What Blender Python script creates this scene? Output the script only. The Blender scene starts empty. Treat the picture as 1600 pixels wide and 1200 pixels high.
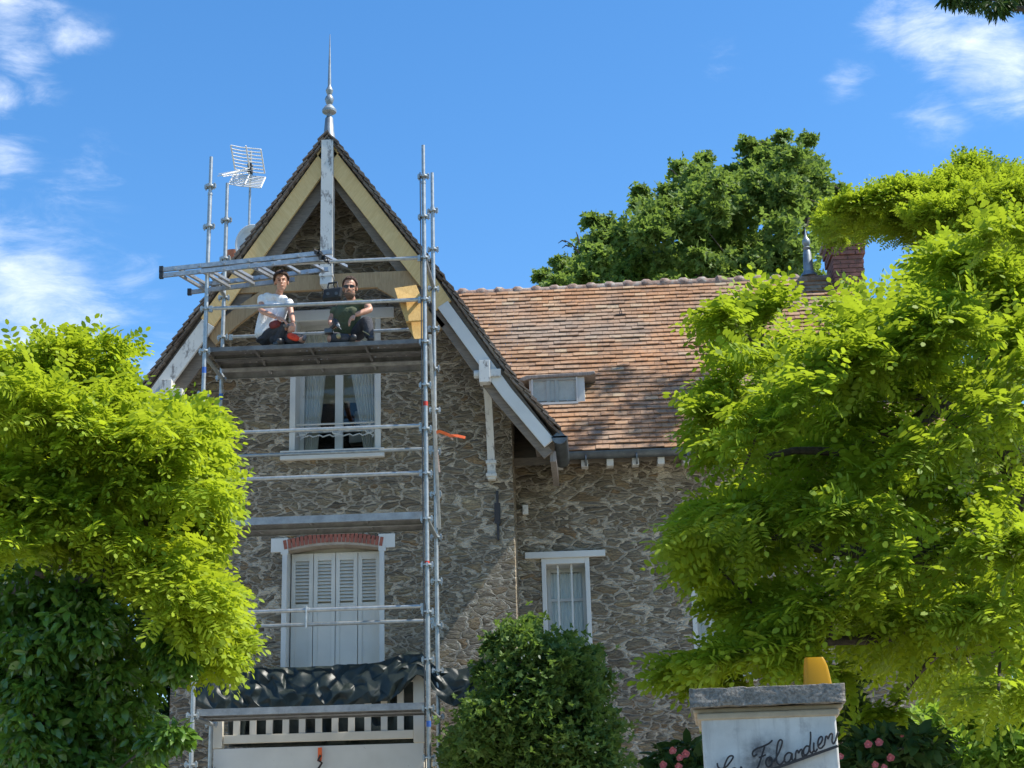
import bpy, bmesh, math, random
import numpy as np
from mathutils import Vector, Matrix, noise
from mathutils.geometry import tessellate_polygon
random.seed(7); RNG = np.random.default_rng(11)
scene = bpy.context.scene
COL = scene.collection
rad = math.radians

# ---------------------------------------------------------------- camera
PITCH, YAW, ROLL, FPX = 17.0, 2.8, 1.5, 2476.0
_t, _y, _r = rad(PITCH), rad(YAW), rad(ROLL)
FW = Vector((-math.sin(_y)*math.cos(_t), math.cos(_y)*math.cos(_t), math.sin(_t)))
R0 = Vector((math.cos(_y), math.sin(_y), 0)); U0 = R0.cross(FW)
RT = R0*math.cos(_r) - U0*math.sin(_r); UP = U0*math.cos(_r) + R0*math.sin(_r)
EYE = Vector((0, 0, 1.6))
cam_d = bpy.data.cameras.new('camera'); cam = bpy.data.objects.new('camera', cam_d); COL.objects.link(cam)
cam_d.sensor_width = 36; cam_d.lens = 36*FPX/1600; cam_d.clip_end = 2000; cam_d.clip_start = .05
m3 = Matrix((RT, UP, -FW)).transposed()
cam.matrix_world = Matrix.Translation(EYE) @ m3.to_4x4()
scene.camera = cam

def P(px, py, Y):            # measurement helper: sight line through a point of the photo, met at depth Y
    d = FW + RT*((px-800)/FPX) + UP*((600-py)/FPX)
    return EYE + d*(Y/d.y)
def PD(px, py):
    return (FW + RT*((px-800)/FPX) + UP*((600-py)/FPX)).normalized()

# ---------------------------------------------------------------- world + sun
SUN = Vector((0.58, -0.05, 0.80)).normalized()
sun_el = math.asin(SUN.z); sun_az = math.atan2(SUN.x, SUN.y)
world = bpy.data.worlds.new('World'); scene.world = world; world.use_nodes = True
wt = world.node_tree; wt.nodes.clear()
def wn(t, **k):
    n = wt.nodes.new(t)
    for a, b in k.items(): setattr(n, a, b)
    return n
L = wt.links.new
sky = wn('ShaderNodeTexSky', sky_type='NISHITA', sun_disc=False, sun_elevation=sun_el, sun_rotation=sun_az,
         air_density=1.0, dust_density=0.35, ozone_density=2.6, altitude=100)
hs = wn('ShaderNodeHueSaturation'); hs.inputs['Saturation'].default_value = 1.28; hs.inputs['Value'].default_value = 1.0
L(sky.outputs[0], hs.inputs['Color'])
tc = wn('ShaderNodeTexCoord')
blobs = [((30,470),.085,1.0),((-20,430),.07,1.0),((60,540),.06,.8),((130,80),.028,.75),((85,150),.022,.55),((15,165),.028,.8),((40,15),.045,.75),((40,255),.03,.75),
         ((140,290),.035,.42),((20,330),.03,.5),((190,455),.04,.5),((150,380),.03,.25),((100,300),.03,.5),((60,110),.03,.6),((215,440),.03,.4),((1480,45),.055,.95),((1570,80),.06,.9),((1340,120),.03,.5),((1400,20),.04,.75),((1460,170),.04,.42),((1110,110),.03,.3),((250,560),.04,.5)]
wz = wn('ShaderNodeTexNoise'); wz.inputs['Scale'].default_value = 9; wz.inputs['Detail'].default_value = 4; L(tc.outputs['Generated'], wz.inputs['Vector'])
wv1 = wn('ShaderNodeVectorMath', operation='SUBTRACT'); L(wz.outputs['Color'], wv1.inputs[0]); wv1.inputs[1].default_value = (.5, .5, .5)
wv2 = wn('ShaderNodeVectorMath', operation='MULTIPLY_ADD'); L(wv1.outputs[0], wv2.inputs[0]); wv2.inputs[1].default_value = (.08, .08, .06); L(tc.outputs['Generated'], wv2.inputs[2])
acc = None
for (bx, by), r, a in blobs:
    dv = PD(bx, by)
    dst = wn('ShaderNodeVectorMath', operation='DISTANCE'); L(wv2.outputs[0], dst.inputs[0]); dst.inputs[1].default_value = dv
    mr = wn('ShaderNodeMapRange', interpolation_type='SMOOTHSTEP'); L(dst.outputs['Value'], mr.inputs[0])
    mr.inputs[1].default_value = 0; mr.inputs[2].default_value = r; mr.inputs[3].default_value = a; mr.inputs[4].default_value = 0
    if acc is None: acc = mr.outputs[0]
    else:
        mx = wn('ShaderNodeMath', operation='MAXIMUM'); L(acc, mx.inputs[0]); L(mr.outputs[0], mx.inputs[1]); acc = mx.outputs[0]
nz = wn('ShaderNodeTexNoise'); nz.inputs['Scale'].default_value = 26; nz.inputs['Detail'].default_value = 9; nz.inputs['Roughness'].default_value = .66
nz.inputs['Distortion'].default_value = .4
mpw = wn('ShaderNodeMapping'); mpw.inputs['Scale'].default_value = (.6, 1, 1.9); mpw.inputs['Rotation'].default_value = (0, .6, 0)
L(tc.outputs['Generated'], mpw.inputs[0]); L(mpw.outputs[0], nz.inputs['Vector'])
ad = wn('ShaderNodeMath', operation='MULTIPLY_ADD'); L(nz.outputs['Fac'], ad.inputs[0]); ad.inputs[1].default_value = 2.1; L(acc, ad.inputs[2])
cm = wn('ShaderNodeMapRange', interpolation_type='SMOOTHSTEP'); L(ad.outputs[0], cm.inputs[0]); cm.inputs[1].default_value = 1.12; cm.inputs[2].default_value = 2.75
cm.inputs[4].default_value = .82
mask = wn('ShaderNodeMath', operation='MULTIPLY'); L(cm.outputs[0], mask.inputs[0])
gt = wn('ShaderNodeMapRange'); L(acc, gt.inputs[0]); gt.inputs[2].default_value = .3; L(gt.outputs[0], mask.inputs[1])
nz2 = wn('ShaderNodeTexNoise'); nz2.inputs['Scale'].default_value = 60; nz2.inputs['Detail'].default_value = 8; L(mpw.outputs[0], nz2.inputs['Vector'])
ccol = wn('ShaderNodeMix', data_type='RGBA'); L(nz2.outputs['Fac'], ccol.inputs[0]); ccol.inputs[6].default_value = (3.6, 4.1, 5.0, 1); ccol.inputs[7].default_value = (8.0, 8.0, 8.1, 1)
mixc = wn('ShaderNodeMix', data_type='RGBA'); L(mask.outputs[0], mixc.inputs[0]); L(hs.outputs[0], mixc.inputs[6]); L(ccol.outputs[2], mixc.inputs[7])
bg = wn('ShaderNodeBackground'); bg.inputs['Strength'].default_value = 0.092
wo = wn('ShaderNodeOutputWorld'); L(mixc.outputs[2], bg.inputs['Color']); L(bg.outputs[0], wo.inputs['Surface'])
sd = bpy.data.lights.new('sun', 'SUN'); sd.energy = 3.1; sd.angle = rad(.53); sd.color = (1, .95, .86)
so = bpy.data.objects.new('sun', sd); COL.objects.link(so); so.rotation_euler = (-SUN).to_track_quat('-Z', 'Y').to_euler()
scene.view_settings.view_transform = 'Standard'; scene.view_settings.look = 'None'
scene.view_settings.exposure = 1.38; scene.view_settings.gamma = 1
scene.render.resolution_x = 1024; scene.render.resolution_y = 768

# ---------------------------------------------------------------- materials
class NT:
    def __init__(s, name):
        s.m = bpy.data.materials.new(name); s.m.use_nodes = True; s.t = s.m.node_tree; s.t.nodes.clear()
        s.out = s.n('ShaderNodeOutputMaterial')
    def n(s, t, ins=None, **k):
        n = s.t.nodes.new(t)
        for a, b in k.items(): setattr(n, a, b)
        for a, b in (ins or {}).items():
            if isinstance(b, bpy.types.NodeSocket): s.t.links.new(b, n.inputs[a])
            else: n.inputs[a].default_value = b
        return n
    def noise(s, scale, detail=5, rough=.6, vec=None, dist=0):
        n = s.n('ShaderNodeTexNoise', {'Scale': scale, 'Detail': detail, 'Roughness': rough, 'Distortion': dist})
        s.t.links.new(vec if vec is not None else s.co(), n.inputs['Vector']); return n.outputs['Fac']
    def co(s, sc=(1, 1, 1), rot=(0, 0, 0)):
        if not hasattr(s, 'c'): s.c = s.n('ShaderNodeTexCoord').outputs['Object']
        if sc == (1, 1, 1) and rot == (0, 0, 0): return s.c
        return s.n('ShaderNodeMapping', {'Vector': s.c, 'Scale': sc, 'Rotation': rot}).outputs[0]
    def ramp(s, f, stops, interp='LINEAR'):
        r = s.n('ShaderNodeValToRGB', {'Fac': f}); e = r.color_ramp; e.interpolation = interp
        while len(e.elements) < len(stops): e.elements.new(.5)
        for q, (p, c) in zip(e.elements, stops): q.position = p; q.color = (*c, 1)
        return r.outputs[0]
    def mix(s, f, a, b, mode='MIX'):
        n = s.n('ShaderNodeMix', data_type='RGBA', blend_type=mode)
        for i, v in ((0, f), (6, a), (7, b)):
            if isinstance(v, bpy.types.NodeSocket): s.t.links.new(v, n.inputs[i])
            else: n.inputs[i].default_value = v if i == 0 else (*v, 1)
        return n.outputs[2]
    def mr(s, v, a, b, c=0, d=1, sm=False):
        return s.n('ShaderNodeMapRange', {0: v, 1: a, 2: b, 3: c, 4: d}, interpolation_type='SMOOTHSTEP' if sm else 'LINEAR').outputs[0]
    def math(s, op, a, b): return s.n('ShaderNodeMath', {0: a, 1: b}, operation=op).outputs[0]
    def bump(s, h, st=.5, d=.01): return s.n('ShaderNodeBump', {'Height': h, 'Strength': st, 'Distance': d}).outputs[0]
    def done(s, base, rough=.6, metal=0, normal=None, **k):
        b = s.n('ShaderNodeBsdfPrincipled')
        for key, v in (('Base Color', base), ('Roughness', rough), ('Metallic', metal), ('Normal', normal)):
            if v is None: continue
            if isinstance(v, bpy.types.NodeSocket): s.t.links.new(v, b.inputs[key])
            elif key == 'Base Color': b.inputs[key].default_value = (*v, 1)
            else: b.inputs[key].default_value = v
        for key, v in k.items(): b.inputs[key.replace('_', ' ')].default_value = v
        s.t.links.new(b.outputs[0], s.out.inputs['Surface']); return s.m

def simple(name, c1, c2=None, rough=.6, metal=0, sc=8, bump=.15, bd=.004, vec=(1, 1, 1), lo=.35, hi=.65, **k):
    t = NT(name); f = t.noise(sc, 6, .65, t.co(vec) if vec != (1, 1, 1) else None)
    c2 = c2 or tuple(x*.7 for x in c1)
    base = t.mix(t.mr(f, lo, hi), c1, c2)
    return t.done(base, rough, metal, t.bump(f, bump, bd) if bump else None, **k)

def stone_mat(name, sc=3.0, warm=0.0, seed=0.0):
    t = NT(name)
    v0 = t.co((1, 1, 2.15))
    v0 = t.n('ShaderNodeMapping', {'Vector': v0, 'Location': (seed, seed*.7, seed*1.3)}).outputs[0]
    wn1 = t.n('ShaderNodeTexNoise', {'Vector': v0, 'Scale': 2.1, 'Detail': 3.0}).outputs['Color']
    w = t.n('ShaderNodeVectorMath', {0: wn1, 1: (.5, .5, .5)}, operation='SUBTRACT').outputs[0]
    w = t.n('ShaderNodeVectorMath', {0: w, 'Scale': .42}, operation='SCALE').outputs[0]
    w2 = t.n('ShaderNodeTexNoise', {'Vector': v0, 'Scale': 14, 'Detail': 4.0}).outputs['Color']
    w2 = t.n('ShaderNodeVectorMath', {0: w2, 1: (.5, .5, .5)}, operation='SUBTRACT').outputs[0]
    w2 = t.n('ShaderNodeVectorMath', {0: w2, 'Scale': .075}, operation='SCALE').outputs[0]
    v = t.n('ShaderNodeVectorMath', {0: v0, 1: w}, operation='ADD').outputs[0]
    v = t.n('ShaderNodeVectorMath', {0: v, 1: w2}, operation='ADD').outputs[0]
    # flatten depth so cells are cut once
    mk = t.math('GREATER_THAN', t.noise(1.7, 1, .5, v0), .53)
    es = [t.n('ShaderNodeTexVoronoi', {'Vector': v, 'Scale': q}, feature='DISTANCE_TO_EDGE').outputs['Distance'] for q in (sc, sc*1.55)]
    cs = [t.n('ShaderNodeTexVoronoi', {'Vector': v, 'Scale': q}, feature='F1').outputs['Color'] for q in (sc, sc*1.55)]
    e = t.math('ADD', t.math('MULTIPLY', es[0], t.math('SUBTRACT', 1.0, mk)), t.math('MULTIPLY', es[1], mk))
    c = t.mix(mk, cs[0], cs[1])
    sep = t.n('ShaderNodeSeparateColor', {0: c})
    rr, gg, bb = sep.outputs
    col = t.ramp(rr, [(0, (.22, .182, .13)), (.2, (.31, .265, .19)), (.42, (.39, .34, .255)), (.6, (.29, .25, .19)), (.8, (.42, .355, .235)), (.93, (.36, .25, .14)), (1, (.47, .43, .35))])
    lay = t.noise(9, 8, .7, t.n('ShaderNodeMapping', {'Vector': v, 'Scale': (1, 1, 3.2)}).outputs[0], .6)
    col = t.mix(t.mr(lay, .38, .62), t.mix(1.0, col, (.5, .49, .49), 'MULTIPLY'), t.mix(1.0, col, (1.5, 1.45, 1.35), 'MULTIPLY'))
    stain = t.noise(1.1, 4)
    col = t.mix(t.mr(stain, .45, .75, 0, .45), col, (.09, .075, .055))
    mn = t.noise(30, 5, .7)
    mcol = t.mix(t.mr(mn, .3, .7), (.65, .57, .44), (.51, .44, .335))
    mcol = t.mix(t.mr(stain, .5, .75, 0, .5), mcol, (.16, .14, .11))
    wv = t.noise(3.2, 3)
    wid = t.mr(wv, .3, .7, .03, .12)
    ms = t.mr(t.math('SUBTRACT', e, wid), 0, .028)
    ms = t.math('MULTIPLY', ms, 1.0)
    base = t.mix(ms, mcol, col)
    h1 = t.mr(e, 0.02, .25, 0, 1, True)
    # joint stands proud at its middle, sunk at its edge; stone faces are rough
    joint = t.mr(e, 0, .09, .55, 0)
    h = t.math('ADD', t.math('MULTIPLY', t.math('ADD', h1, t.math('MULTIPLY', lay, 1.5)), ms), joint)
    h = t.math('ADD', h, t.math('MULTIPLY', mn, .25))
    return t.done(base, .93, 0, t.bump(h, 1.0, .05))

def tile_mat(name, c, orange=.7):
    t = NT(name)
    at = t.n('ShaderNodeAttribute', attribute_name='tint').outputs['Fac']
    col = t.ramp(at, [(0, c[0]), (.3, c[1]), (.6, c[2]), (.85, c[3]), (1, c[4])])
    p = t.noise(.75, 4, .55)
    col = t.mix(t.mr(p, .46, .70, 0, orange), col, (.43, .20, .08))
    p2 = t.noise(.9, 5, .6, t.n('ShaderNodeMapping', {'Vector': t.co(), 'Location': (7, 3, 2)}).outputs[0])
    col = t.mix(t.mr(p2, .45, .68, 0, .65), col, (.25, .215, .175))
    sp = t.noise(38, 6, .75)
    col = t.mix(t.mr(sp, .55, .7, 0, .65), col, (.42, .37, .32))
    mo = t.noise(2.3, 7, .7, t.n('ShaderNodeMapping', {'Vector': t.co(), 'Location': (3, 5, 11), 'Scale': (1.6, .7, .7)}).outputs[0])
    col = t.mix(t.mr(mo, .52, .66, 0, .6), col, (.13, .105, .085))
    dk = t.noise(16, 5, .7, t.n('ShaderNodeMapping', {'Vector': t.co(), 'Location': (1, 9, 4)}).outputs[0])
    col = t.mix(t.mr(dk, .52, .68, 0, .75), col, (.09, .06, .05))
    return t.done(col, .9, 0, t.bump(sp, .4, .006))

def paint_mat(name, c, wear=(.25, .22, .18), amt=.62, sc=14, rough=.55):
    t = NT(name)
    f = t.noise(sc, 8, .75, t.co((1, 1, .5)))
    g = t.noise(2.2, 4, .6)
    base = t.mix(t.mr(g, .35, .7, 0, .35), c, tuple(x*.62 for x in c))
    base = t.mix(t.mr(f, amt, amt+.07), base, wear)
    return t.done(base, rough, 0, t.bump(f, .3, .004))

def wood_mat(name, c1, c2, ax=(8, 8, .7), rot=(0, 0, 0)):
    t = NT(name)
    v = t.n('ShaderNodeMapping', {'Vector': t.co((1, 1, 1), rot), 'Scale': ax}).outputs[0]
    g = t.noise(6, 6, .6, v, 1.2); k = t.noise(3, 3)
    base = t.mix(t.mr(g, .35, .65), c1, c2)
    base = t.mix(t.mr(k, .5, .75, 0, .35), base, tuple(x*.7 for x in c1))
    return t.done(base, .7, 0, t.bump(g, .15, .003))

def leaf_mat(name, c1, c2, tr, tramt=.4, rough=.55, spec=.2):
    t = NT(name)
    at = t.n('ShaderNodeAttribute', attribute_name='tint').outputs['Fac']
    base = t.mix(at, c1, c2)
    b = t.n('ShaderNodeBsdfPrincipled', {'Base Color': base, 'Roughness': rough, 'Specular IOR Level': spec})
    trc = t.mix(at, tr, tuple(x*.8 for x in tr))
    tb = t.n('ShaderNodeBsdfTranslucent', {'Color': trc})
    ms = t.n('ShaderNodeMixShader', {0: tramt, 1: b.outputs[0], 2: tb.outputs[0]})
    t.t.links.new(ms.outputs[0], t.out.inputs['Surface']); return t.m

def glass_mat(name, tint=(.93, .93, .91), refl=.5):
    t = NT(name)
    tr = t.n('ShaderNodeBsdfTransparent', {'Color': (*tint, 1)})
    gl = t.n('ShaderNodeBsdfGlossy', {'Color': (1, 1, 1, 1), 'Roughness': .03})
    fr = t.n('ShaderNodeFresnel', {'IOR': 1.6})
    f = t.math('MULTIPLY', fr.outputs[0], .45)
    ms = t.n('ShaderNodeMixShader', {0: f, 1: tr.outputs[0], 2: gl.outputs[0]})
    t.t.links.new(ms.outputs[0], t.out.inputs['Surface']); return t.m

M = {}
M['stone'] = stone_mat('rubble_stone', 4.5)
M['stone2'] = stone_mat('rubble_stone_wing', 4.0, seed=5.3)
M['tile'] = tile_mat('clay_tile', [(.20, .105, .05), (.28, .148, .07), (.32, .175, .09), (.35, .21, .115), (.39, .29, .18)])
M['tile_old_shaded'] = tile_mat('mossy_shaded_tile', [(.08, .065, .055), (.12, .095, .075), (.16, .12, .095), (.19, .165, .14), (.23, .21, .18)], .15)  # mossy grey gable tiles, with the shade along the edges mixed into the palette
t = NT('ridge_mortar'); f = t.noise(12, 7, .7); M['ridge'] = t.done(t.ramp(f, [(.3, (.13, .085, .065)), (.5, (.28, .19, .15)), (.62, (.36, .33, .29)), (.8, (.17, .15, .13))]), .95, 0, t.bump(f, .6, .02))
M['white'] = paint_mat('aged_white_paint', (.62, .62, .59), amt=.64)
M['whiteold'] = paint_mat('peeling_white_paint', (.60, .60, .57), wear=(.2, .19, .18), amt=.55, sc=10)
M['shutter'] = paint_mat('shutter_paint', (.66, .64, .58), wear=(.36, .27, .2), amt=.68)
M['cream'] = paint_mat('balcony_paint', (.66, .62, .52), amt=.66)
M['zinc'] = simple('zinc', (.30, .34, .36), (.17, .19, .21), .5, .55, 6)
M['darkzinc'] = simple('dark_zinc', (.13, .15, .16), (.07, .08, .09), .45, .5, 6)
M['galv'] = simple('galvanised_steel', (.44, .46, .45), (.29, .31, .31), .45, .65, 18, .1)
M['deck'] = simple('scaffold_deck_steel', (.20, .195, .185), (.12, .115, .11), .6, .5, 9, .2)
M['galvdeck'] = simple('galvanised_deck', (.36, .36, .35), (.24, .24, .235), .5, .5, 9, .2)
M['alu'] = simple('aluminium', (.46, .47, .47), (.30, .31, .32), .42, .7, 20, .1)
M['pine'] = wood_mat('new_pine', (.72, .52, .24), (.62, .42, .17), (8, 8, .9), (0, rad(35), 0))
M['pine2'] = wood_mat('new_pine_right', (.72, .52, .24), (.62, .42, .17), (8, 8, .9), (0, rad(-35), 0))
M['ply'] = wood_mat('plank_wood', (.66, .43, .15), (.52, .31, .09), (8, 8, .9))
M['pine_shaded'] = wood_mat('shaded_pine', (.42, .29, .15), (.31, .20, .10), (8, 8, .9))  # new pine again, browned so the shade under the overhang is in its colour
M['soffit'] = wood_mat('weathered_soffit', (.22, .18, .14), (.12, .10, .08), (1, 1, 9))
M['oldwood'] = wood_mat('old_grey_wood', (.30, .27, .24), (.15, .13, .12))
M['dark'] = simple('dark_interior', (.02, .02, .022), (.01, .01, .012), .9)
M['glass'] = glass_mat('window_glass')
M['curtain'] = simple('net_curtain', (.85, .85, .82), (.68, .69, .68), .9, sc=20, vec=(6, 6, .6))
M['brickA'] = simple('arch_brick', (.36, .12, .08), (.22, .07, .05), .85, sc=20, bump=.4)
M['brickB'] = simple('chimney_brick', (.27, .12, .095), (.13, .07, .06), .9, sc=12, bump=.5, bd=.01)
M['terra'] = simple('terracotta', (.45, .17, .09), (.34, .12, .06), .8)
M['mortar'] = simple('lime_mortar', (.42, .36, .29), (.3, .25, .2), .95)
M['bark'] = simple('bark', (.11, .085, .06), (.05, .04, .03), .95, sc=25, bump=.9, bd=.02, vec=(1, 1, .3))
M['capstone'] = simple('cap_stone', (.30, .275, .235), (.16, .145, .12), .95, sc=95, bump=.8, bd=.012, lo=.42, hi=.6)
M['beigestone'] = simple('beige_moulding', (.48, .39, .27), (.36, .29, .2), .9, sc=15)
M['iron'] = simple('wrought_iron', (.03, .03, .032), (.05, .04, .035), .5, .4)
M['amber'] = simple('amber_plastic', (.75, .36, .01), (.6, .26, .005), .25, bump=0)
M['orange'] = simple('orange_webbing', (.85, .16, .03), (.7, .1, .02), .6)
M['paleweb'] = simple('faded_webbing', (.5, .36, .28), (.4, .28, .22), .8)
M['redpaint'] = simple('red_paint', (.6, .05, .03), None, .5)
M['bluepaint'] = simple('blue_paint', (.04, .14, .5), None, .5)
M['blackp'] = simple('black_plastic', (.025, .027, .03), (.015, .016, .018), .45)
M['whitep'] = simple('white_plastic', (.75, .74, .7), (.62, .6, .56), .45)
M['grass'] = simple('grass', (.06, .10, .025), (.035, .06, .015), .95, sc=3)
M['asphalt'] = simple('asphalt', (.055, .055, .055), (.04, .04, .04), .95, sc=30)
t = NT('tarp_plastic'); f = t.noise(7, 6, .65, None, .8); f2 = t.noise(26, 5, .6)
M['tarp'] = t.done(t.mix(t.mr(f, .35, .7), (.010, .017, .015), (.026, .036, .032)), .44, 0, t.bump(t.math('ADD', f, t.math('MULTIPLY', f2, .15)), .3, .02), Specular_IOR_Level=.4)
# gate pier render with soot and stains
t = NT('pier_render'); f = t.noise(18, 7, .7); g = t.noise(2.6, 6, .65)
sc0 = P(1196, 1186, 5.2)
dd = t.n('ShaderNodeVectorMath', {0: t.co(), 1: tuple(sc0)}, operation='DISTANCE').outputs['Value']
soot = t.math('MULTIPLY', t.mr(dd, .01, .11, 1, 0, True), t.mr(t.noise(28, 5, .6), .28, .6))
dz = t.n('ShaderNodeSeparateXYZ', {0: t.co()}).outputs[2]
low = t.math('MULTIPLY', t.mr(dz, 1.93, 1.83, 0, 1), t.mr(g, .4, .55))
b0 = t.mix(t.mr(g, .42, .62), (.66, .64, .58), (.50, .475, .42))
b0 = t.mix(t.mr(f, .56, .7, 0, .55), b0, (.33, .31, .29))
stk = t.noise(14, 6, .7, t.co((2.2, 2.2, .22)))
b0 = t.mix(t.mr(stk, .52, .7, 0, .5), b0, (.32, .30, .27))
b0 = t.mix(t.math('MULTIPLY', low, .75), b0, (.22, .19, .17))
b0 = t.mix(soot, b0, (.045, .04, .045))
M['render'] = t.done(b0, .85, 0, t.bump(f, .25, .004))

# ---------------------------------------------------------------- mesh helpers
class MB:
    def __init__(s): s.v = []; s.f = []; s.t = []
    def add(s, vs, fs, tint=None):
        o = len(s.v); s.v += [tuple(x) for x in vs]; s.f += [tuple(i+o for i in f) for f in fs]
        s.t += [random.random() if tint is None else tint]*len(fs); return s
    def box(s, x0, x1, y0, y1, z0, z1, tint=None):
        v = [(x, y, z) for z in (z0, z1) for y in (y0, y1) for x in (x0, x1)]
        return s.add(v, [(0, 2, 3, 1), (4, 5, 7, 6), (0, 1, 5, 4), (2, 6, 7, 3), (0, 4, 6, 2), (1, 3, 7, 5)], tint)
    def obox(s, c, ax, ay, az, tint=None):       # oriented box: centre and half-axis vectors
        c, ax, ay, az = map(Vector, (c, ax, ay, az))
        v = [c+ax*i+ay*j+az*k for k in (-1, 1) for j in (-1, 1) for i in (-1, 1)]
        return s.add(v, [(0, 2, 3, 1), (4, 5, 7, 6), (0, 1, 5, 4), (2, 6, 7, 3), (0, 4, 6, 2), (1, 3, 7, 5)], tint)
    def beam(s, a, b, w, h, up=(0, 0, 1), tint=None):
        a, b = Vector(a), Vector(b); d = b-a; u = Vector(up); sd_ = d.cross(u)
        if sd_.length < 1e-6: sd_ = d.cross(Vector((1, 0, 0)))
        sd_.normalize(); u = sd_.cross(d).normalized()
        return s.obox((a+b)/2, d/2, sd_*(w/2), u*(h/2), tint)
    def tube(s, pts, r, n=8, caps=True, tint=None):
        pts = [Vector(p) for p in pts]; rs = r if isinstance(r, (list, tuple)) else [r]*len(pts)
        o = []; prev = None
        for i, p in enumerate(pts):
            d = (pts[min(i+1, len(pts)-1)]-pts[max(i-1, 0)]).normalized()
            if prev is None:
                a = d.cross(Vector((0, 0, 1)));
                if a.length < .05: a = d.cross(Vector((1, 0, 0)))
            else: a = prev - d*prev.dot(d)
            a.normalize(); prev = a; b = d.cross(a)
            o += [p+(a*math.cos(2*math.pi*k/n)+b*math.sin(2*math.pi*k/n))*rs[i] for k in range(n)]
        f = [(i*n+k, i*n+(k+1) % n, (i+1)*n+(k+1) % n, (i+1)*n+k) for i in range(len(pts)-1) for k in range(n)]
        if caps: f += [tuple(range(n))[::-1], tuple((len(pts)-1)*n+k for k in range(n))]
        return s.add(o, f, tint)
    def lathe(s, prof, c, n=24):
        c = Vector(c); v = [c+Vector((r*math.cos(2*math.pi*k/n), r*math.sin(2*math.pi*k/n), z)) for r, z in prof for k in range(n)]
        f = [(i*n+k, i*n+(k+1) % n, (i+1)*n+(k+1) % n, (i+1)*n+k) for i in range(len(prof)-1) for k in range(n)]
        f += [tuple(range(n))[::-1], tuple((len(prof)-1)*n+k for k in range(n))]
        return s.add(v, f)
    def sphere(s, c, r, n=12, m=8, sc=(1, 1, 1)):
        c = Vector(c); v = []; f = []
        for i in range(m+1):
            a = math.pi*i/m
            for k in range(n):
                b = 2*math.pi*k/n; v.append(c+Vector((r*sc[0]*math.sin(a)*math.cos(b), r*sc[1]*math.sin(a)*math.sin(b), r*sc[2]*math.cos(a))))
        for i in range(m):
            for k in range(n): f.append((i*n+k, (i+1)*n+k, (i+1)*n+(k+1) % n, i*n+(k+1) % n))
        return s.add(v, f)
    def poly(s, outer, holes, d0, d1, axis='Y'):  # polygon in XZ (axis Y) or YZ (axis X) with holes, extruded d0->d1
        loops = [outer]+list(holes)
        mk = (lambda p, d: (p[0], d, p[1])) if axis == 'Y' else ((lambda p, d: (d, p[0], p[1])) if axis == 'X' else (lambda p, d: (p[0], p[1], d)))
        flat = [p for l in loops for p in l]
        tri = tessellate_polygon([[Vector((p[0], p[1], 0)) for p in l] for l in loops])
        n = len(flat); v = [mk(p, d0) for p in flat]+[mk(p, d1) for p in flat]
        f = [tuple(t_) for t_ in tri]+[tuple(i+n for i in t_)[::-1] for t_ in tri]
        o = 0
        for l in loops:
            k = len(l)
            f += [(o+i, o+(i+1) % k, o+(i+1) % k+n, o+i+n) for i in range(k)]; o += k
        return s.add(v, f)

def tagp(o, label=None, cat=None, group=None, kind=None):
    for k, v in (('label', label), ('category', cat), ('group', group), ('kind', kind)):
        if v: o[k] = v
    return o
def thing(name, label, cat, loc=(0, 0, 0), group=None):
    o = bpy.data.objects.new(name, None); COL.objects.link(o); o.location = loc; o.empty_display_size = .2
    return tagp(o, label, cat, group)
def link(o, parent):
    COL.objects.link(o)
    if parent is not None:
        o.parent = parent
        if parent.type == 'EMPTY': o.matrix_parent_inverse = Matrix.Translation(-Vector(parent.location))
    return o
def obj(name, mb, mat, parent=None, smooth=False, bevel=0, label=None, fix=True):
    me = bpy.data.meshes.new(name); me.from_pydata(mb.v, [], mb.f)
    at = me.attributes.new('tint', 'FLOAT', 'FACE'); at.data.foreach_set('value', mb.t)
    if fix:
        bm = bmesh.new(); bm.from_mesh(me); bmesh.ops.recalc_face_normals(bm, faces=bm.faces); bm.to_mesh(me); bm.free()
    me.materials.append(M[mat] if isinstance(mat, str) else mat)
    if smooth:
        me.polygons.foreach_set('use_smooth', [True]*len(me.polygons))
        try: me.set_sharp_from_angle(angle=rad(40))
        except Exception: pass
    o = bpy.data.objects.new(name, me); link(o, parent)
    if bevel:
        b = o.modifiers.new('bevel', 'BEVEL'); b.width = bevel; b.segments = 2; b.limit_method = 'ANGLE'
    if label: o['label'] = label
    return o
def npmesh(name, V, Lp, starts, tint, mat, parent=None, label=None):
    me = bpy.data.meshes.new(name)
    me.vertices.add(len(V)); me.vertices.foreach_set('co', np.ascontiguousarray(V, np.float32).ravel())
    me.loops.add(len(Lp)); me.loops.foreach_set('vertex_index', np.ascontiguousarray(Lp, np.int32))
    me.polygons.add(len(starts)); me.polygons.foreach_set('loop_start', np.ascontiguousarray(starts, np.int32))
    me.update(calc_edges=True)
    at = me.attributes.new('tint', 'FLOAT', 'FACE'); at.data.foreach_set('value', np.ascontiguousarray(tint, np.float32))
    me.materials.append(M[mat]); o = bpy.data.objects.new(name, me); link(o, parent)
    if label: o['label'] = label
    return o
def evalmesh(o):
    bpy.context.view_layer.update()
    dg = bpy.context.evaluated_depsgraph_get(); e = o.evaluated_get(dg)
    return bpy.data.meshes.new_from_object(e, preserve_all_data_layers=True, depsgraph=dg)

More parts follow.
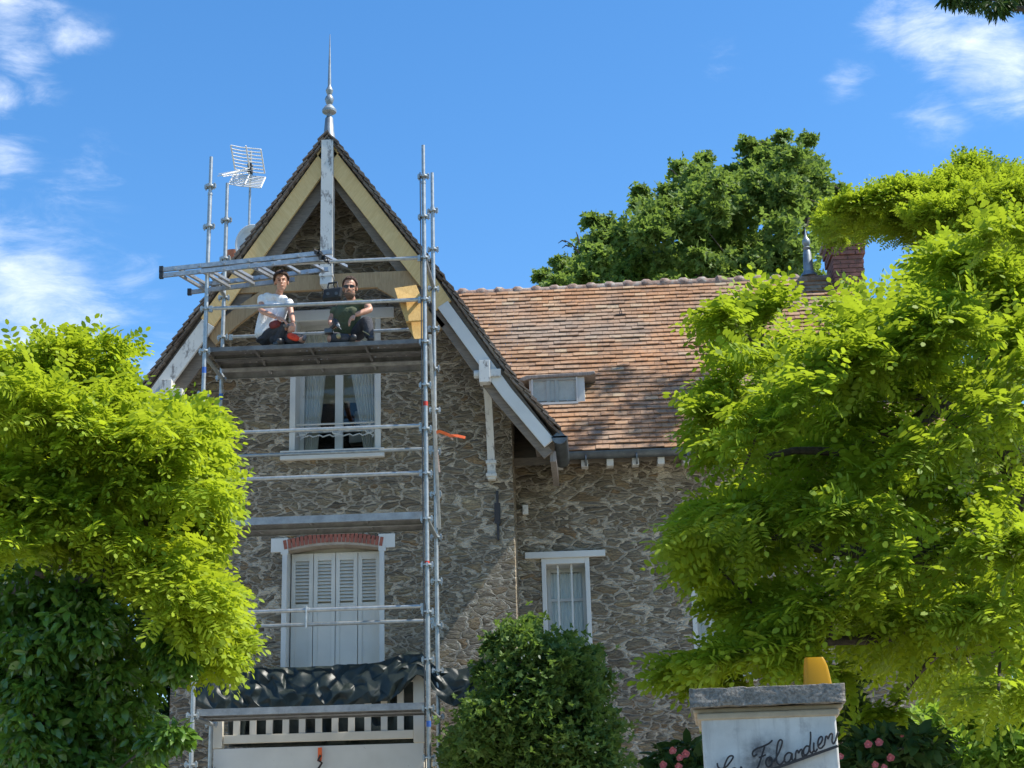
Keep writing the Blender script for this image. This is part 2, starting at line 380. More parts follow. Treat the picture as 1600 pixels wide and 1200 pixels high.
# ---------------------------------------------------------------- ground
g = MB(); g.box(-400, 400, -200, 900, -.3, 0); tagp(obj('ground', g, 'grass'), kind='structure')
M['bounce_gravel'] = simple('pale_bounce_gravel', (.52, .47, .39), (.40, .36, .30), .95, sc=60, bump=.6, bd=.02)
g = MB(); g.box(-30, 30, 3.6, 27, 0, .004); tagp(obj('bounce_yard', g, 'bounce_gravel'), kind='structure')  # unseen pale yard, added to bounce warm sunlight up onto the walls
g = MB(); g.box(-200, 200, -12, 3.2, 0, .004); tagp(obj('road', g, 'asphalt'), kind='structure')

# ---------------------------------------------------------------- HOUSE
house = thing('stone_house', 'rubble stone house with steep pointed gable, orange clay tile roof and white painted trim', 'house', (-1, 19, 0))
GY, VY, WY = 18.6, 17.85, 19.3          # gable wall, verge, wing wall
GR = [(-.36, 6.42), (-.87, 7.08), (-1.70, 8.38), (-3.09, 10.34)]      # right slope, eave -> apex
GL = [(-5.27, 7.14), (-4.48, 8.30), (-4.48, 8.30), (-3.09, 10.34)]
def gable_z(x):
    for prof in (GR, GL):
        for (x0, z0), (x1, z1) in zip(prof, prof[1:]):
            if x0 != x1 and min(x0, x1) <= x <= max(x0, x1): return z0+(z1-z0)*(x-x0)/(x1-x0)
    return 6.0 if x > -.36 else 6.9
EY, EZ = 18.93, 6.47                    # wing eave
RZ = P(1000, 447, 21.92).z; RY = 21.92
WSL = (RZ-EZ)/(RY-EY)
wing_z = lambda y: EZ+(y-EY)*WSL
RIDGE_END = 3.62
WIN = dict(a=(-3.66, -2.53, 6.44, 8.36), b=(-3.72, -2.49, 3.3, 5.40), c=(-.64, -.05, 3.88, 5.27), d=(1.17, 1.85, 3.75, 5.27))
rect = lambda x0, x1, z0, z1: [(x0, z0), (x1, z0), (x1, z1), (x0, z1)]
wall = MB()
top = [(x, z-.10) for x, z in [(-.93, 7.15), (-1.70, 8.38), (-3.09, 10.3), (-4.48, 8.30), (-5.02, 7.50)]]
wall.poly([(-5.02, 0), (-.93, 0)]+top, [rect(*WIN['a']), rect(*WIN['b'])], GY, GY+.5)
wall.box(-1.4, -.93, GY+.502, WY+2.6, 0, 7.0)
wall.box(-5.02, -4.55, GY+.502, 26, 0, 7.2)
obj('gable_wall', wall, 'stone', house, label='tall gable end wall of brown rubble stone')
w = MB(); w.poly([(-.928, 0), (4.9, 0), (4.9, 6.55), (-.928, 6.55)], [rect(*WIN['c']), rect(*WIN['d'])], WY, WY+.45)
w.box(4.45, 4.9, WY+.452, 25, 0, 6.55)
obj('wing_wall', w, 'stone2', house, label='lower side wing wall of grey rubble stone')
# rooms behind the windows
w = MB()
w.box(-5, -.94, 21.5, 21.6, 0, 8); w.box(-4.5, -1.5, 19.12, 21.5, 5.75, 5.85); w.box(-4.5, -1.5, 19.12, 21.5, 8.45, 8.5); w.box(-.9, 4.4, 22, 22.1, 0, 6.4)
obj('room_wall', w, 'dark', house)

def tiles(name, prof, amap, a0, a1, keep, mat, parent, tw=.168, ex=.112, rng=random, down=True):
    mb = MB(); seg = []
    tot = 0
    for p, q in zip(prof, prof[1:]):
        l = math.hypot(q[0]-p[0], q[1]-p[1])
        if l > 0: seg.append((tot, l, p, q)); tot += l
    def at(s_):
        for t0, l, p, q in seg:
            if s_ <= t0+l or (t0, l, p, q) == seg[-1]:
                k = (s_-t0)/l; return (p[0]+(q[0]-p[0])*k, p[1]+(q[1]-p[1])*k), ((q[0]-p[0])/l, (q[1]-p[1])/l)
    n = int(tot/ex)
    for i in range(n):
        off = (i % 2)*tw*.5 + rng.uniform(-.01, .01); (h, z), (dh, dz) = at(i*ex)
        nrm = (-dz, dh) if dh > 0 else (dz, -dh)
        sgn = 1 if nrm[1] > 0 else -1; nrm = (nrm[0]*sgn, nrm[1]*sgn)
        wob = .006*math.sin(i*1.7)
        a = a0-off
        while a < a1:
            b = min(a+tw-.004, a1); aa = max(a, a0)
            if b-aa > .03 and keep((aa+b)/2, h, z):
                lift = .030+rng.uniform(-.004, .010) + .006*noise.noise(Vector((a*1.3, i*.3, 0))); sag = rng.uniform(-.005, .005)+wob
                L_ = ex*1.9; j = rng.uniform(-.004, .004)
                vs = []
                for (s0, o0) in ((-.0+sag, lift+.006), (L_, .004)):
                    for th in (0, .017):
                        hh, zz = h+dh*s0+nrm[0]*(o0+th), z+dz*s0+nrm[1]*(o0+th)
                        vs += [amap(aa, hh, zz+j*.3), amap(b, hh, zz-j*.3)]
                mb.add(vs, [(0, 1, 3, 2), (4, 6, 7, 5), (2, 3, 7, 6), (0, 4, 5, 1), (0, 2, 6, 4), (1, 5, 7, 3)])
            a += tw
    return obj(name, mb, mat, parent)

roof = MB()   # gable roof boards (right, left slope), each a thick sheet following the slope
def slab(mb, prof, th, y0, y1):
    up_ = [(x, z) for x, z in prof]; lo_ = [(x, z-th) for x, z in prof][::-1]
    mb.poly(up_+lo_, [], y0, y1)
slab(roof, [(-.40, 6.40)]+GR[1:], .09, VY+.045, 25.5); slab(roof, [(-5.25, 7.16), (-4.48, 8.30), (-3.092, 10.335)], .09, VY+.045, 25.5)
gr = obj('gable_roof', roof, 'soffit', house)
kg = lambda a, h, z: z > wing_z(a)-.05 or a < EY or z > 9.9
tiles('roof_tiles', GR, lambda a, h, z: (h, a, z), VY-.03, 24.5, lambda a, h, z: (a < EY+.3 or z > wing_z(a)-.1 or a > RY), 'tile_old_shaded', gr)
tiles('roof_tiles', [GL[0], GL[1], GL[3]], lambda a, h, z: (h, a, z), VY-.03, 24.5, lambda a, h, z: True, 'tile_old_shaded', gr)
vt = MB()
for prof in (GR, [GL[0], GL[1], GL[3]]):
    sg = 1 if prof is GR else -1
    for (xa_, za_), (xb_, zb_) in zip(prof, prof[1:]):
        d = Vector((xb_-xa_, 0, zb_-za_)); l = d.length; d /= l; nn_ = Vector((-d.z, 0, d.x));
        if nn_.z < 0: nn_ = -nn_
        for i in range(int(l/.112)):
            c = Vector((xa_, 0, za_))+d*(i*.112+.09)
            for lay, (off, tl, prot) in enumerate(((.012, .10, -.05), (.052, .20, -.075))):
                dd_ = (d+nn_*-tl).normalized(); n2_ = (nn_+d*tl).normalized(); j = random.uniform(-.008, .008)
                cc = c+nn_*(off+.010)+d*(j+.03*lay); y0_ = VY+prot+random.uniform(-.012, .012)
                vt.obox((cc.x, (y0_+VY+.16)/2, cc.z), dd_*.088, (0, (VY+.16-y0_)/2, 0), n2_*.0085)
obj('verge_tiles', vt, 'tile_old_shaded', gr)
rt = MB()
for i in range(18): rt.tube([(-3.09, VY+.2+i*.37, 10.34), (-3.09, VY+.2+i*.37+.4, 10.36)], .1, 10)
obj('ridge_tiles', rt, 'ridge', gr, True)
wr = MB(); wr.poly([(EY+.05, EZ-.02), (RY, RZ-.03), (RY+3.4, EZ-.02), (RY+3.4, EZ-.12), (RY, RZ-.17), (EY+.05, EZ-.12)], [], -.93, RIDGE_END, 'X')
wr.add([(RIDGE_END, EY+.05, EZ-.03), (RIDGE_END, RY, RZ-.04), (RIDGE_END, RY+3.4, EZ-.03), (RIDGE_END+2.0, EY+.05, EZ-.03), (RIDGE_END+2.0, RY+3.4, EZ-.03)], [(0, 3, 1), (1, 3, 4), (1, 4, 2)])
wro = obj('wing_roof', wr, 'soffit', house, fix=False)
tiles('roof_tiles', [(EY, EZ), (RY, RZ)], lambda a, h, z: (a, h, z), -2.6, RIDGE_END+2.1,
      lambda a, h, z: z > gable_z(a)-.12 and a < RIDGE_END+(RY-h)*.67, 'tile', wro)
rt = MB(); x = -2.5; k = 0
x = -2.3
while x < RIDGE_END-.05:
    x1 = x+.27; z = RZ+.015*math.sin(x*1.3)
    rt.tube([(x, RY, z-.02), (x1, RY, z-.015)], [.078, .074], 12)
    rt.tube([(x1-.045, RY, z-.01), (x1-.02, RY, z+.005), (x1+.02, RY, z+.005), (x1+.045, RY, z-.01)], [.078, .086+random.uniform(-.010, .008), .084, .078], 12)
    x = x1
obj('ridge_tiles', rt, 'ridge', wro, True)
for px, py in ((970, 497), (1219, 486), (1236, 485)):      # snow hooks
    s0 = P(px, py, EY+2.3);
    # slide along the sight line to the tile plane
    d = (s0-EYE); k = (EZ-EYE.z - EY*WSL)/(d.z-WSL*d.y); q = EYE+d*k
    h = MB(); h.tube([q+Vector((-.07, -.03, .04)), q+Vector((.07, -.03, .045))], .012, 6); h.tube([q+Vector((-.03, -.02, -.03)), q+Vector((0, -.03, .14)), q+Vector((.04, 0, -.02))], .01, 6)
    obj('roof_hook', h, 'iron', wro)

# bargeboards following the verge (front trim)
def barge(pts, w_, y, mat, label, parent=house, th=.045, name='bargeboard'):
    up_ = [(x, z) for x, z in pts]; lo_ = []
    for i, (x, z) in enumerate(pts):
        a = pts[max(i-1, 0)]; b = pts[min(i+1, len(pts)-1)]
        d = Vector((b[0]-a[0], b[1]-a[1])).normalized(); n_ = Vector((d.y, -d.x));
        if n_.y > 0: n_ = -n_
        lo_.append((x+n_.x*w_, z+n_.y*w_))
    mb = MB(); mb.poly(up_+lo_[::-1], [], y, y+th); return obj(name, mb, mat, parent, bevel=.004, label=label)
sh = lambda pts, d: [(x, z-d) for x, z in pts]
barge([(-3.09, 10.32), (-4.22, 8.66), (-4.62, 8.06)], .20, VY, 'pine', 'new yellow pine bargeboard, left')
barge([(-3.09, 10.32), (-1.76, 8.44), (-1.58, 8.14)], .21, VY, 'pine2', 'new yellow pine bargeboard, right')
barge([(-1.62, 8.14), (-.87, 6.99), (-.40, 6.37)], .145, VY-.006, 'white', 'old white painted bargeboard, right')
barge([(-4.60, 8.04), (-5.24, 7.11)], .18, VY-.006, 'whiteold', 'old white painted bargeboard, left')
barge([(-1.76, 8.14), (-.98, 6.95), (-.42, 6.24)], .13, VY+.06, 'soffit', None, name='inner_rafter')
barge([(-3.14, 10.10), (-4.28, 8.42), (-5.1, 7.20)], .25, VY+.10, 'soffit', None, name='inner_rafter')
barge([(-3.02, 10.12), (-1.75, 8.24), (-1.62, 8.02)], .22, VY+.10, 'soffit', None, name='inner_rafter')
# king post with collar beam and braces of new wood
kp = MB(); kp.box(-3.158, -3.012, VY-.07, VY+.09, 8.40, 10.31); kp.box(-3.168, -3.002, VY-.08, VY+.1, 8.50, 8.53)
kp.add([(-3.158, VY-.07, 8.40), (-3.012, VY-.07, 8.40), (-3.012, VY+.09, 8.40), (-3.158, VY+.09, 8.40), (-3.085, VY+.01, 8.34)], [(0, 1, 4), (1, 2, 4), (2, 3, 4), (3, 0, 4)])
obj('king_post', kp, 'whiteold', house)
for a, b, nm in (((-4.27, 8.47), (-3.16, 8.47), 'collar_beam'), ((-3.01, 8.47), (-1.93, 8.47), 'collar_beam')):
    mb = MB(); mb.beam((a[0], VY+.10, a[1]+.01), (b[0], VY+.10, b[1]+.01), .06, .20); obj(nm, mb, 'pine_shaded', house, bevel=.004)
def curved(p0, p1, bulge, w_, y, mat, nm):
    p0, p1 = Vector(p0), Vector(p1); d = p1-p0; n_ = Vector((-d.y, d.x)).normalized()
    up_ = []; lo_ = []
    for i in range(9):
        k = i/8; c = p0+d*k+n_*bulge*4*k*(1-k); up_.append(tuple(c+n_*w_/2)); lo_.append(tuple(c-n_*w_/2))
    mb = MB(); mb.poly(up_+lo_[::-1], [], y, y+.06); obj(nm, mb, mat, house)
curved((-4.50, 7.80), (-3.70, 8.40), .04, .19, VY+.06, 'pine_shaded', 'brace')
curved((-2.42, 8.43), (-1.72, 7.80), .05, .17, VY+.06, 'pine_shaded', 'brace')
# white corbel brackets that carry the overhang
def corbel(x, zt, s=1):
    mb = MB(); mb.box(x-.05, x+.05, VY+.08, GY-.002, zt-.05, zt+.06); mb.tube([(x-.12, VY+.0, zt), (x-.04, VY+.0, zt)], .05, 10)
    mb.box(x-.05, x+.20, VY-.05, VY+.07, zt-.045, zt+.045); mb.box(x-.055, x+.075, VY-.08, VY+.10, zt-.12, zt+.15)
    pts = []
    for i in range(9):
        k = i/8; pts.append((GY-.06-.42*k**1.7, zt-1.0+.92*k))
    for a, b in zip(pts, pts[1:]): mb.obox(((x+.02), (a[0]+b[0])/2, (a[1]+b[1])/2), (.045, 0, 0), Vector((0, b[0]-a[0], b[1]-a[1]))*.53, Vector((0, b[1]-a[1], a[0]-b[0])).normalized()*.045)
    mb.box(x-.03, x+.07, GY-.10, GY-.002, zt-1.12, zt-.9); mb.box(x-.045, x+.085, GY-.13, GY-.003, zt-1.09, zt-1.05); mb.box(x-.045, x+.085, GY-.13, GY-.003, zt-.93, zt-.89)
    return obj('corbel', mb, 'whiteold', house, bevel=.004)
corbel(-1.20, 7.20); corbel(-5.0, 7.12)
# lower timber frame under the right overhang
mb = MB(); mb.beam((-.42, VY+.1, 6.19), (-.42, 19.2, 6.19), .07, .12); mb.beam((-.62, VY+.12, 6.5), (-.62, 19.2, 6.5), .05, .1)
obj('eave_plate', mb, 'oldwood', house)
# gutters
def halfpipe(mb, p, q, r, n=8):
    p, q = Vector(p), Vector(q); d = (q-p).normalized(); sd_ = d.cross(Vector((0, 0, 1))).normalized(); rings = []
    for c in (p, q):
        for rr in (r, r-.008):
            rings.append([c+sd_*rr*math.cos(math.pi*k/n)-Vector((0, 0, 1))*rr*math.sin(math.pi*k/n) for k in range(n+1)])
    m = n+1; v = [x_ for r_ in rings for x_ in r_]; f = []
    for k in range(n):
        f += [(k, k+1, 2*m+k+1, 2*m+k), (m+k, 3*m+k, 3*m+k+1, m+k+1), (k, m+k, m+k+1, k+1), (2*m+k, 2*m+k+1, 3*m+k+1, 3*m+k)]
    f += [(0, 2*m, 3*m, m), (n, m+n, 3*m+n, 2*m+n)]
    mb.add(v, f)
mb = MB(); halfpipe(mb, (-.335, VY-.02, 6.40), (-.335, EY-.02, 6.38), .095)
mb.poly([(-.335+.095*math.cos(math.pi*k/10), 6.40-.095*math.sin(math.pi*k/10)) for k in range(11)], [], VY-.03, VY-.018)
mb.poly([(-.43, 6.38), (-.335, 6.47), (-.24, 6.38)], [], VY-.03, VY-.018)
obj('gable_gutter', mb, 'darkzinc', house, True)
mb = MB(); halfpipe(mb, (-.25, EY-.07, 6.45), (5.2, EY-.07, 6.43), .075); 
for i in range(9): mb.tube([(-.05+i*.62, EY-.07, 6.37), (-.03+i*.62, EY-.07, 6.37)], .081, 10)
mb.beam((-.25, EY-.07, 6.45), (5.2, EY-.07, 6.45), .145, .012)
obj('wing_gutter', mb, 'darkzinc', house, True)
for i in range(17):
    x = -.37+i*.312
    mb = MB(); mb.beam((x, EY-.02, 6.335), (x, WY+.02, 6.40), .085, .085); obj('rafter_tail', mb, 'whiteold', house, bevel=.004)

# windows ------------------------------------------------------------
def window(name, x0, x1, z0, z1, yf, rev, fw=.055, mull=1, bars=(), lintel=None, sill=None, surround=.08, lab=None):
    W = MB(); s = surround; y0 = yf-.014; y1 = yf+rev
    W.box(x0, x0+s, y0, y1, z0, z1); W.box(x1-s, x1, y0, y1, z0, z1); W.box(x0+s, x1-s, y0+.003, y1, z1-.10, z1)
    wo_ = obj(name, W, 'white', house, bevel=.004, label=lab)
    F = MB(); a0, a1, b0, b1 = x0+s, x1-s, z0, z1-.10; yy = y1-.07
    F.box(a0, a0+fw, yy, yy+.06, b0, b1); F.box(a1-fw, a1, yy, yy+.06, b0, b1); F.box(a0+fw, a1-fw, yy, yy+.06, b1-fw, b1); F.box(a0+fw, a1-fw, yy, yy+.06, b0, b0+fw)
    for k in range(mull):
        c = a0+(a1-a0)*(k+1)/(mull+1); F.box(c-.05, c+.05, yy-.012, yy+.058, b0+fw, b1-fw)
    for zb in bars: F.box(a0+fw, a1-fw, yy+.004, yy+.05, zb-.018, zb+.018)
    obj('window_frame', F, 'white', wo_, bevel=.003)
    G = MB(); G.box(a0+fw, a1-fw, yy+.02, yy+.026, b0+fw, b1-fw); obj('pane', G, 'glass', wo_)
    if lintel: Z = MB(); Z.box(*lintel); obj('lintel', Z, 'white', wo_, bevel=.006)
    if sill: Z = MB(); Z.box(*sill); obj('sill', Z, 'white', wo_, bevel=.008)
    return wo_, (a0+fw, a1-fw, b0+fw, b1-fw, yy)
def curtain(par, f, z0, z1, y, amp=.018, n=60, wl=.07):     # f(t,z) -> x
    V = []; F = []; m = 14
    for j in range(m+1):
        z = z0+(z1-z0)*j/m
        for i in range(n+1):
            t_ = i/n; x = f(t_, (z-z0)/(z1-z0)); V.append((x, y+amp*math.sin(t_*n*.75)+.01*math.sin(t_*9+j), z))
    for j in range(m):
        for i in range(n): k = j*(n+1)+i; F.append((k, k+1, k+n+2, k+n+1))
    mb = MB(); mb.add(V, F); obj('curtain', mb, 'curtain', par, True)
x0, x1, z0, z1 = WIN['a']
wa, (a0, a1, b0, b1, yy) = window('attic_window', x0, x1, z0, z1, GY, .36, lintel=(x0-.03, x1+.17, GY-.03, GY+.02, 8.22, 8.362), sill=(-3.76, -2.48, GY-.07, GY+.36, 6.425, 6.54), surround=.07, bars=(6.87,), lab='tall white casement window high in the gable')
curtain(wa, lambda t_, k: a0+(.15+.16*k)*t_, b0+.02, b1, yy+.065)
curtain(wa, lambda t_, k: a1-(.12+.28*k)*t_, b0+.02, b1, yy+.065)
mb = MB()   # cast iron scrollwork guard
zg = 6.90; xs0, xs1 = a0-.06, a1+.05
mb.tube([(xs0, GY+.12, zg+.01), (xs1, GY+.12, zg+.01)], .012, 6); 
for i in range(7):
    c = xs0+.08+(xs1-xs0-.16)*i/6
    amp = .05 if i not in (0, 3, 6) else .085
    for sgn in (-1, 1):
        mb.tube([(c+sgn*(amp*.9*math.cos(a)*(1-a/9)), GY+.12, zg-.07*(1 if amp < .06 else 1.3)+amp*.8*math.sin(a)*(1-a/9)) for a in [q*.55 for q in range(11)]], .011, 5)
    mb.tube([(c-.06, GY+.12, zg-.03), (c, GY+.12, zg-.13 if amp > .06 else zg-.08), (c+.06, GY+.12, zg-.03)], .008, 5)
mb.tube([(xs0+i*(xs1-xs0)/24, GY+.12, 6.76+.015*math.sin(i*2.1)) for i in range(25)], .009, 5)
for xx in (xs0+.05, xs1-.05):
    mb.tube([(xx+.035*math.sin(q*.9), GY+.12, 6.72+.03*q) for q in range(8)], .009, 5)
obj('window_guard', mb, 'white', wa)
# shelf clutter seen in the attic room
for bb in ((-3.08, -2.90, 19.6, 19.8, 6.9, 7.0), (-3.0, -2.90, 19.55, 19.7, 7.15, 7.3), (-2.98, -2.88, 19.5, 19.6, 7.4, 7.5)):
    mb = MB(); mb.box(*bb); obj('storage_box', mb, 'whitep', wa)
x0, x1, z0, z1 = WIN['b']
Wb = MB(); y0, y1 = GY-.012, GY+.30
Wb.box(x0, x0+.06, y0, y1, z0, z1); Wb.box(x1-.06, x1, y0, y1, z0, z1); Wb.box(x0-.14, x0-.002, y0, GY+.03, 5.30, 5.47); Wb.box(x1+.002, x1+.13, y0, GY+.03, 5.31, 5.48); Wb.box(x0-.02, x0+.07, y0-.003, GY+.01, 5.27, 5.47); Wb.box(x1-.07, x1+.02, y0-.003, GY+.01, 5.27, 5.48)
Wb.box(x0+.06, x1-.06, GY+.06, GY+.2, 5.412, 5.47)
wb = obj('shuttered_window', Wb, 'white', house, bevel=.004, label='closed white louvred shutters under a red brick arch')
for k in range(4):
    c0 = x0+.075+(x1-x0-.15)*k/4; c1 = x0+.075+(x1-x0-.15)*(k+1)/4-.008; S = MB(); yq = GY+.20
    S.box(c0, c0+.05, yq, yq+.035, 3.3, 5.31); S.box(c1-.05, c1, yq, yq+.035, 3.3, 5.31); S.box(c0+.05, c1-.05, yq, yq+.035, 5.22, 5.31); S.box(c0+.05, c1-.05, yq+.008, yq+.03, 3.3, 4.70)
    for j in range(12):
        z = 4.73+j*.0415; S.obox(((c0+c1)/2, yq+.02, z+.012), ((c1-c0)/2-.05, 0, 0), (0, -.015, -.017), (0, -.003, .003))
    obj('shutter_leaf', S, 'shutter', wb, bevel=.002)
S = MB(); S.box(x0+.06, x1-.06, GY+.27, GY+.285, 3.3, 5.4); obj('shutter_backing', S, 'cream', wb)
B = MB(); n = 24
for i in range(n):
    k = (i+.5)/n; x = x0+.01+(x1-x0-.02)*k; z = 5.335+.075*(1-(2*k-1)**2); a = (k-.5)*-.35
    B.obox((x, GY+.13, z+.045), (.0195*math.cos(a), 0, .0195*math.sin(a)), (0, .15+random.uniform(-.004, .004), 0), (.055*-math.sin(a), 0, .055*math.cos(a)))
obj('brick_arch', B, 'brickA', wb)
B = MB(); pts_ = [(x0+.01+(x1-x0-.02)*k/12, 5.30+.07*(1-(2*k/12-1)**2)) for k in range(13)]
B.poly(pts_+[(x, z+.088) for x, z in pts_[::-1]], [], GY-.012, GY+.25); obj('arch_mortar', B, 'mortar', wb)
for key, lab in (('c', 'narrow barred window in the wing wall under a white wooden lintel'), ('d', 'wing wall window mostly hidden by the acacia')):
    x0, x1, z0, z1 = WIN[key]
    wc, (a0, a1, b0, b1, yy) = window('wing_window', x0, x1, z0, z1, WY, .42, fw=.045, mull=0, bars=(4.78,), lintel=(x0-.2, x1+.2, WY-.05, WY+.02, z1-.03, z1+.05), sill=(x0-.05, x1+.05, WY-.06, WY+.2, z0-.08, z0), surround=.055, lab=lab)
    for k in (.25, .68):
        xx = a0+(a1-a0)*k; mb = MB(); mb.box(xx-.012, xx+.012, WY+.08, WY+.10, z0, z1-.1); obj('window_bar', mb, 'white', wc)
    curtain(wc, lambda t_, k: a0+(a1-a0)*t_, b0, b1, yy+.06, .012)
# dormer window
D = EYE.copy(); dy = EY+.88
dm = MB(); dm.box(-.735, -.045, dy-.02, dy+.9, wing_z(dy)-.03, wing_z(dy)+.395)
def on_roof(px, py):
    d = P(px, py, 10)-EYE; k = (EZ-EYE.z-EY*WSL)/(d.z-WSL*d.y); return EYE+d*k
c0 = on_roof(828, 632); c1 = on_roof(912, 626); dy = (c0.y+c1.y)/2-.10; xl, xr = c0.x-.0, c1.x+.02; zb = wing_z(dy)+.02; zt = zb+.40
dm = MB(); dm.box(xl, xl+.05, dy, dy+.5, zb, zt); dm.box(xr-.10, xr, dy, dy+.5, zb, zt); dm.box(xl+.05, xr-.10, dy, dy+.5, zb, zb+.05); dm.box(xl+.05, xr-.1, dy, dy+.5, zt-.03, zt)
do = obj('dormer', dm, 'white', house, bevel=.004, label='small flat topped roof dormer with one glass pane')
mb = MB(); mb.box(xl+.03, xr-.09, dy-.03, dy-.012, zb+.03, zb+.06); mb.box(xl+.03, xl+.05, dy-.03, dy-.012, zb+.06, zt-.01); mb.box(xr-.11, xr-.09, dy-.03, dy-.012, zb+.06, zt-.01); obj('window_frame', mb, 'white', do)
mb = MB(); mb.box(xl+.05, xr-.11, dy-.026, dy-.02, zb+.06, zt-.01); obj('pane', mb, 'glass', do)
mb = MB(); mb.box(xl+.05, xr-.1, dy+.05, dy+.06, zb+.05, zt-.03); obj('blind', mb, 'whitep', do)
mb = MB(); mb.box(xl+.22, xl+.27, dy+.02, dy+.04, zb+.05, zt-.03); mb.box(xl+.33, xl+.38, dy+.02, dy+.04, zb+.05, zt-.03); obj('window_bar', mb, 'white', do)
pts_ = [(xl-.13, zt-.035), (xl-.11, zt+.0), (xl-.03, zt+.03), (xl+.3, zt+.035), (xr+.02, zt+.045), (xr+.13, zt+.055), (xr+.15, zt+.02), (xr+.08, zt-.005), (xl+.3, zt-.01), (xl+.02, zt-.02), (xl-.06, zt-.045)]
mb = MB(); mb.poly(pts_, [], dy-.05, dy+.62); obj('dormer_hood', mb, 'oldwood', do, bevel=.01)
# chimney on the wing ridge
cx0, cx1, cy0 = 3.62, 4.06, 21.55
ch = MB(); ch.box(cx0+.02, cx1-.02, cy0+.02, cy0+.58, 7.5, 10.15)
cho = obj('chimney', ch, 'mortar', house, label='weathered brick chimney on the ridge beside the acacia')
br = MB(); z = 8.6; r_ = 0
while z < 10.20:
    o = (r_ % 2)*.11
    ex_ = .05 if z > 10.02 else (.025 if z > 9.92 else 0)
    x = cx0-.11+o
    while x < cx1:
        a, b = max(x, cx0-ex_), min(x+.21, cx1+ex_)
        if b-a > .03: br.box(a, b, cy0-ex_-random.uniform(0, .006), cy0+.1, z, z+.055)
        x += .22
    y = cy0+.1-o
    while y < cy0+.6:
        a, b = max(y, cy0+.1), min(y+.21, cy0+.6)
        if b-a > .03: br.box(cx0-ex_-random.uniform(0, .006), cx0+.1, a, b, z, z+.055); br.box(cx1-.1, cx1+ex_+random.uniform(0, .006), a, b, z, z+.055)
        y += .22
    z += .067; r_ += 1
obj('chimney_brickwork', br, 'brickB', cho)
mb = MB(); mb.box(cx0-.08, cx1+.08, cy0-.08, cy0+.68, 10.2, 10.27); obj('chimney_cap', mb, 'ridge', cho, bevel=.01)
# left chimney hidden behind the gable slope carries pot
mb = MB(); mb.box(-5.02, -4.6, 20.9, 21.5, 7.5, 10.02); chl = obj('chimney', mb, 'brickB', house, label='brick chimney behind the gable carrying a clay pot')
q = P(365, 403, 21.1); mb = MB(); mb.lathe([(.10, -.25), (.105, .0), (.12, .07), (.125, .1), (.10, .1), (.09, .02)], (q.x, 21.1, 10.12), 20); obj('chimney_pot', mb, 'terra', chl, True)
# finials
mb = MB(); q = P(512, 222, VY+.02)
zz = lambda py: P(512, py, VY+.02).z
prof = [(.105, zz(224)), (.10, zz(222)), (.07, zz(205)), (.055, zz(184)), (.035, zz(181)), (.04, zz(178)), (.095, zz(174)), (.10, zz(171)), (.06, zz(165)), (.03, zz(162)), (.045, zz(160)), (.063, zz(154)), (.05, zz(150)), (.028, zz(147)), (.04, zz(144)), (.052, zz(140)), (.035, zz(136)), (.022, zz(133)), (.024, zz(130)), (.016, zz(95)), (.004, zz(52))]
mb.lathe([(r*.92, z) for r, z in prof], (-3.085, VY+.05, 0), 20); obj('roof_finial', mb, 'zinc', house, True, label='tall zinc finial spike on the gable peak')
zq = lambda py: P(1265, py, RY).z
mb = MB(); mb.lathe([(.12, zq(432)), (.11, zq(428)), (.075, zq(425)), (.06, zq(395)), (.045, zq(391)), (.065, zq(388)), (.03, zq(385)), (.06, zq(380)), (.055, zq(375)), (.025, zq(371)), (.015, zq(368)), (.006, zq(357))], (P(1264, 430, RY).x, RY, 0), 16)
obj('roof_finial', mb, 'zinc', house, True, label='short zinc finial on the wing ridge')
# balcony
bal = MB(); bal.box(-4.24, -1.97, 17.74, GY-.002, 2.70, 2.82); bo = obj('balcony', bal, 'cream', house, label='white timber balcony below the shutters')
mb = MB(); mb.box(-4.27, -1.94, 17.70, 17.735, 2.6, 2.945); obj('balcony_fascia', mb, 'white', bo, bevel=.004)
for x, zt_ in ((-4.235, 3.93), (-1.99, 3.86)):
    mb = MB(); mb.box(x-.06, x+.06, 17.69, 17.81, 2.95, zt_); mb.box(x-.05, x+.05, 17.70, 17.8, 2.3, 2.6); obj('balcony_post', mb, 'cream', bo, bevel=.006)
mb = MB(); mb.box(-4.17, -2.055, 17.72, 17.79, 3.0, 3.09); obj('balcony_rail', mb, 'cream', bo, bevel=.004)
mb = MB(); mb.box(-4.17, -2.055, 17.72, 17.79, 3.62, 3.69); obj('balcony_rail', mb, 'cream', bo, bevel=.004)
for i in range(12):
    x = P(370+25.6*i, 1130, 17.75).x; mb = MB(); mb.box(x-.036, x+.036, 17.735, 17.775, 3.09, 3.62); obj('baluster', mb, 'cream', bo)
# iron anchors and pipes
mb = MB(); mb.box(-1.135, -1.105, GY-.04, GY-.001, 5.35, 5.95); mb.box(-1.16, -1.09, GY-.035, GY-.002, 5.55, 5.8); obj('wall_anchor', mb, 'iron', house)
q = P(821, 797, WY-.03); al = MB(); al.box(q.x-.035, q.x+.035, WY-.07, WY-.001, q.z-.06, q.z+.06); al.box(q.x-.02, q.x+.02, WY-.08, WY-.068, q.z-.03, q.z+.01)
tagp(obj('alarm_box', al, 'whitep', bevel=.008), 'small white alarm box on the stone wing wall near the inner corner', 'alarm box')
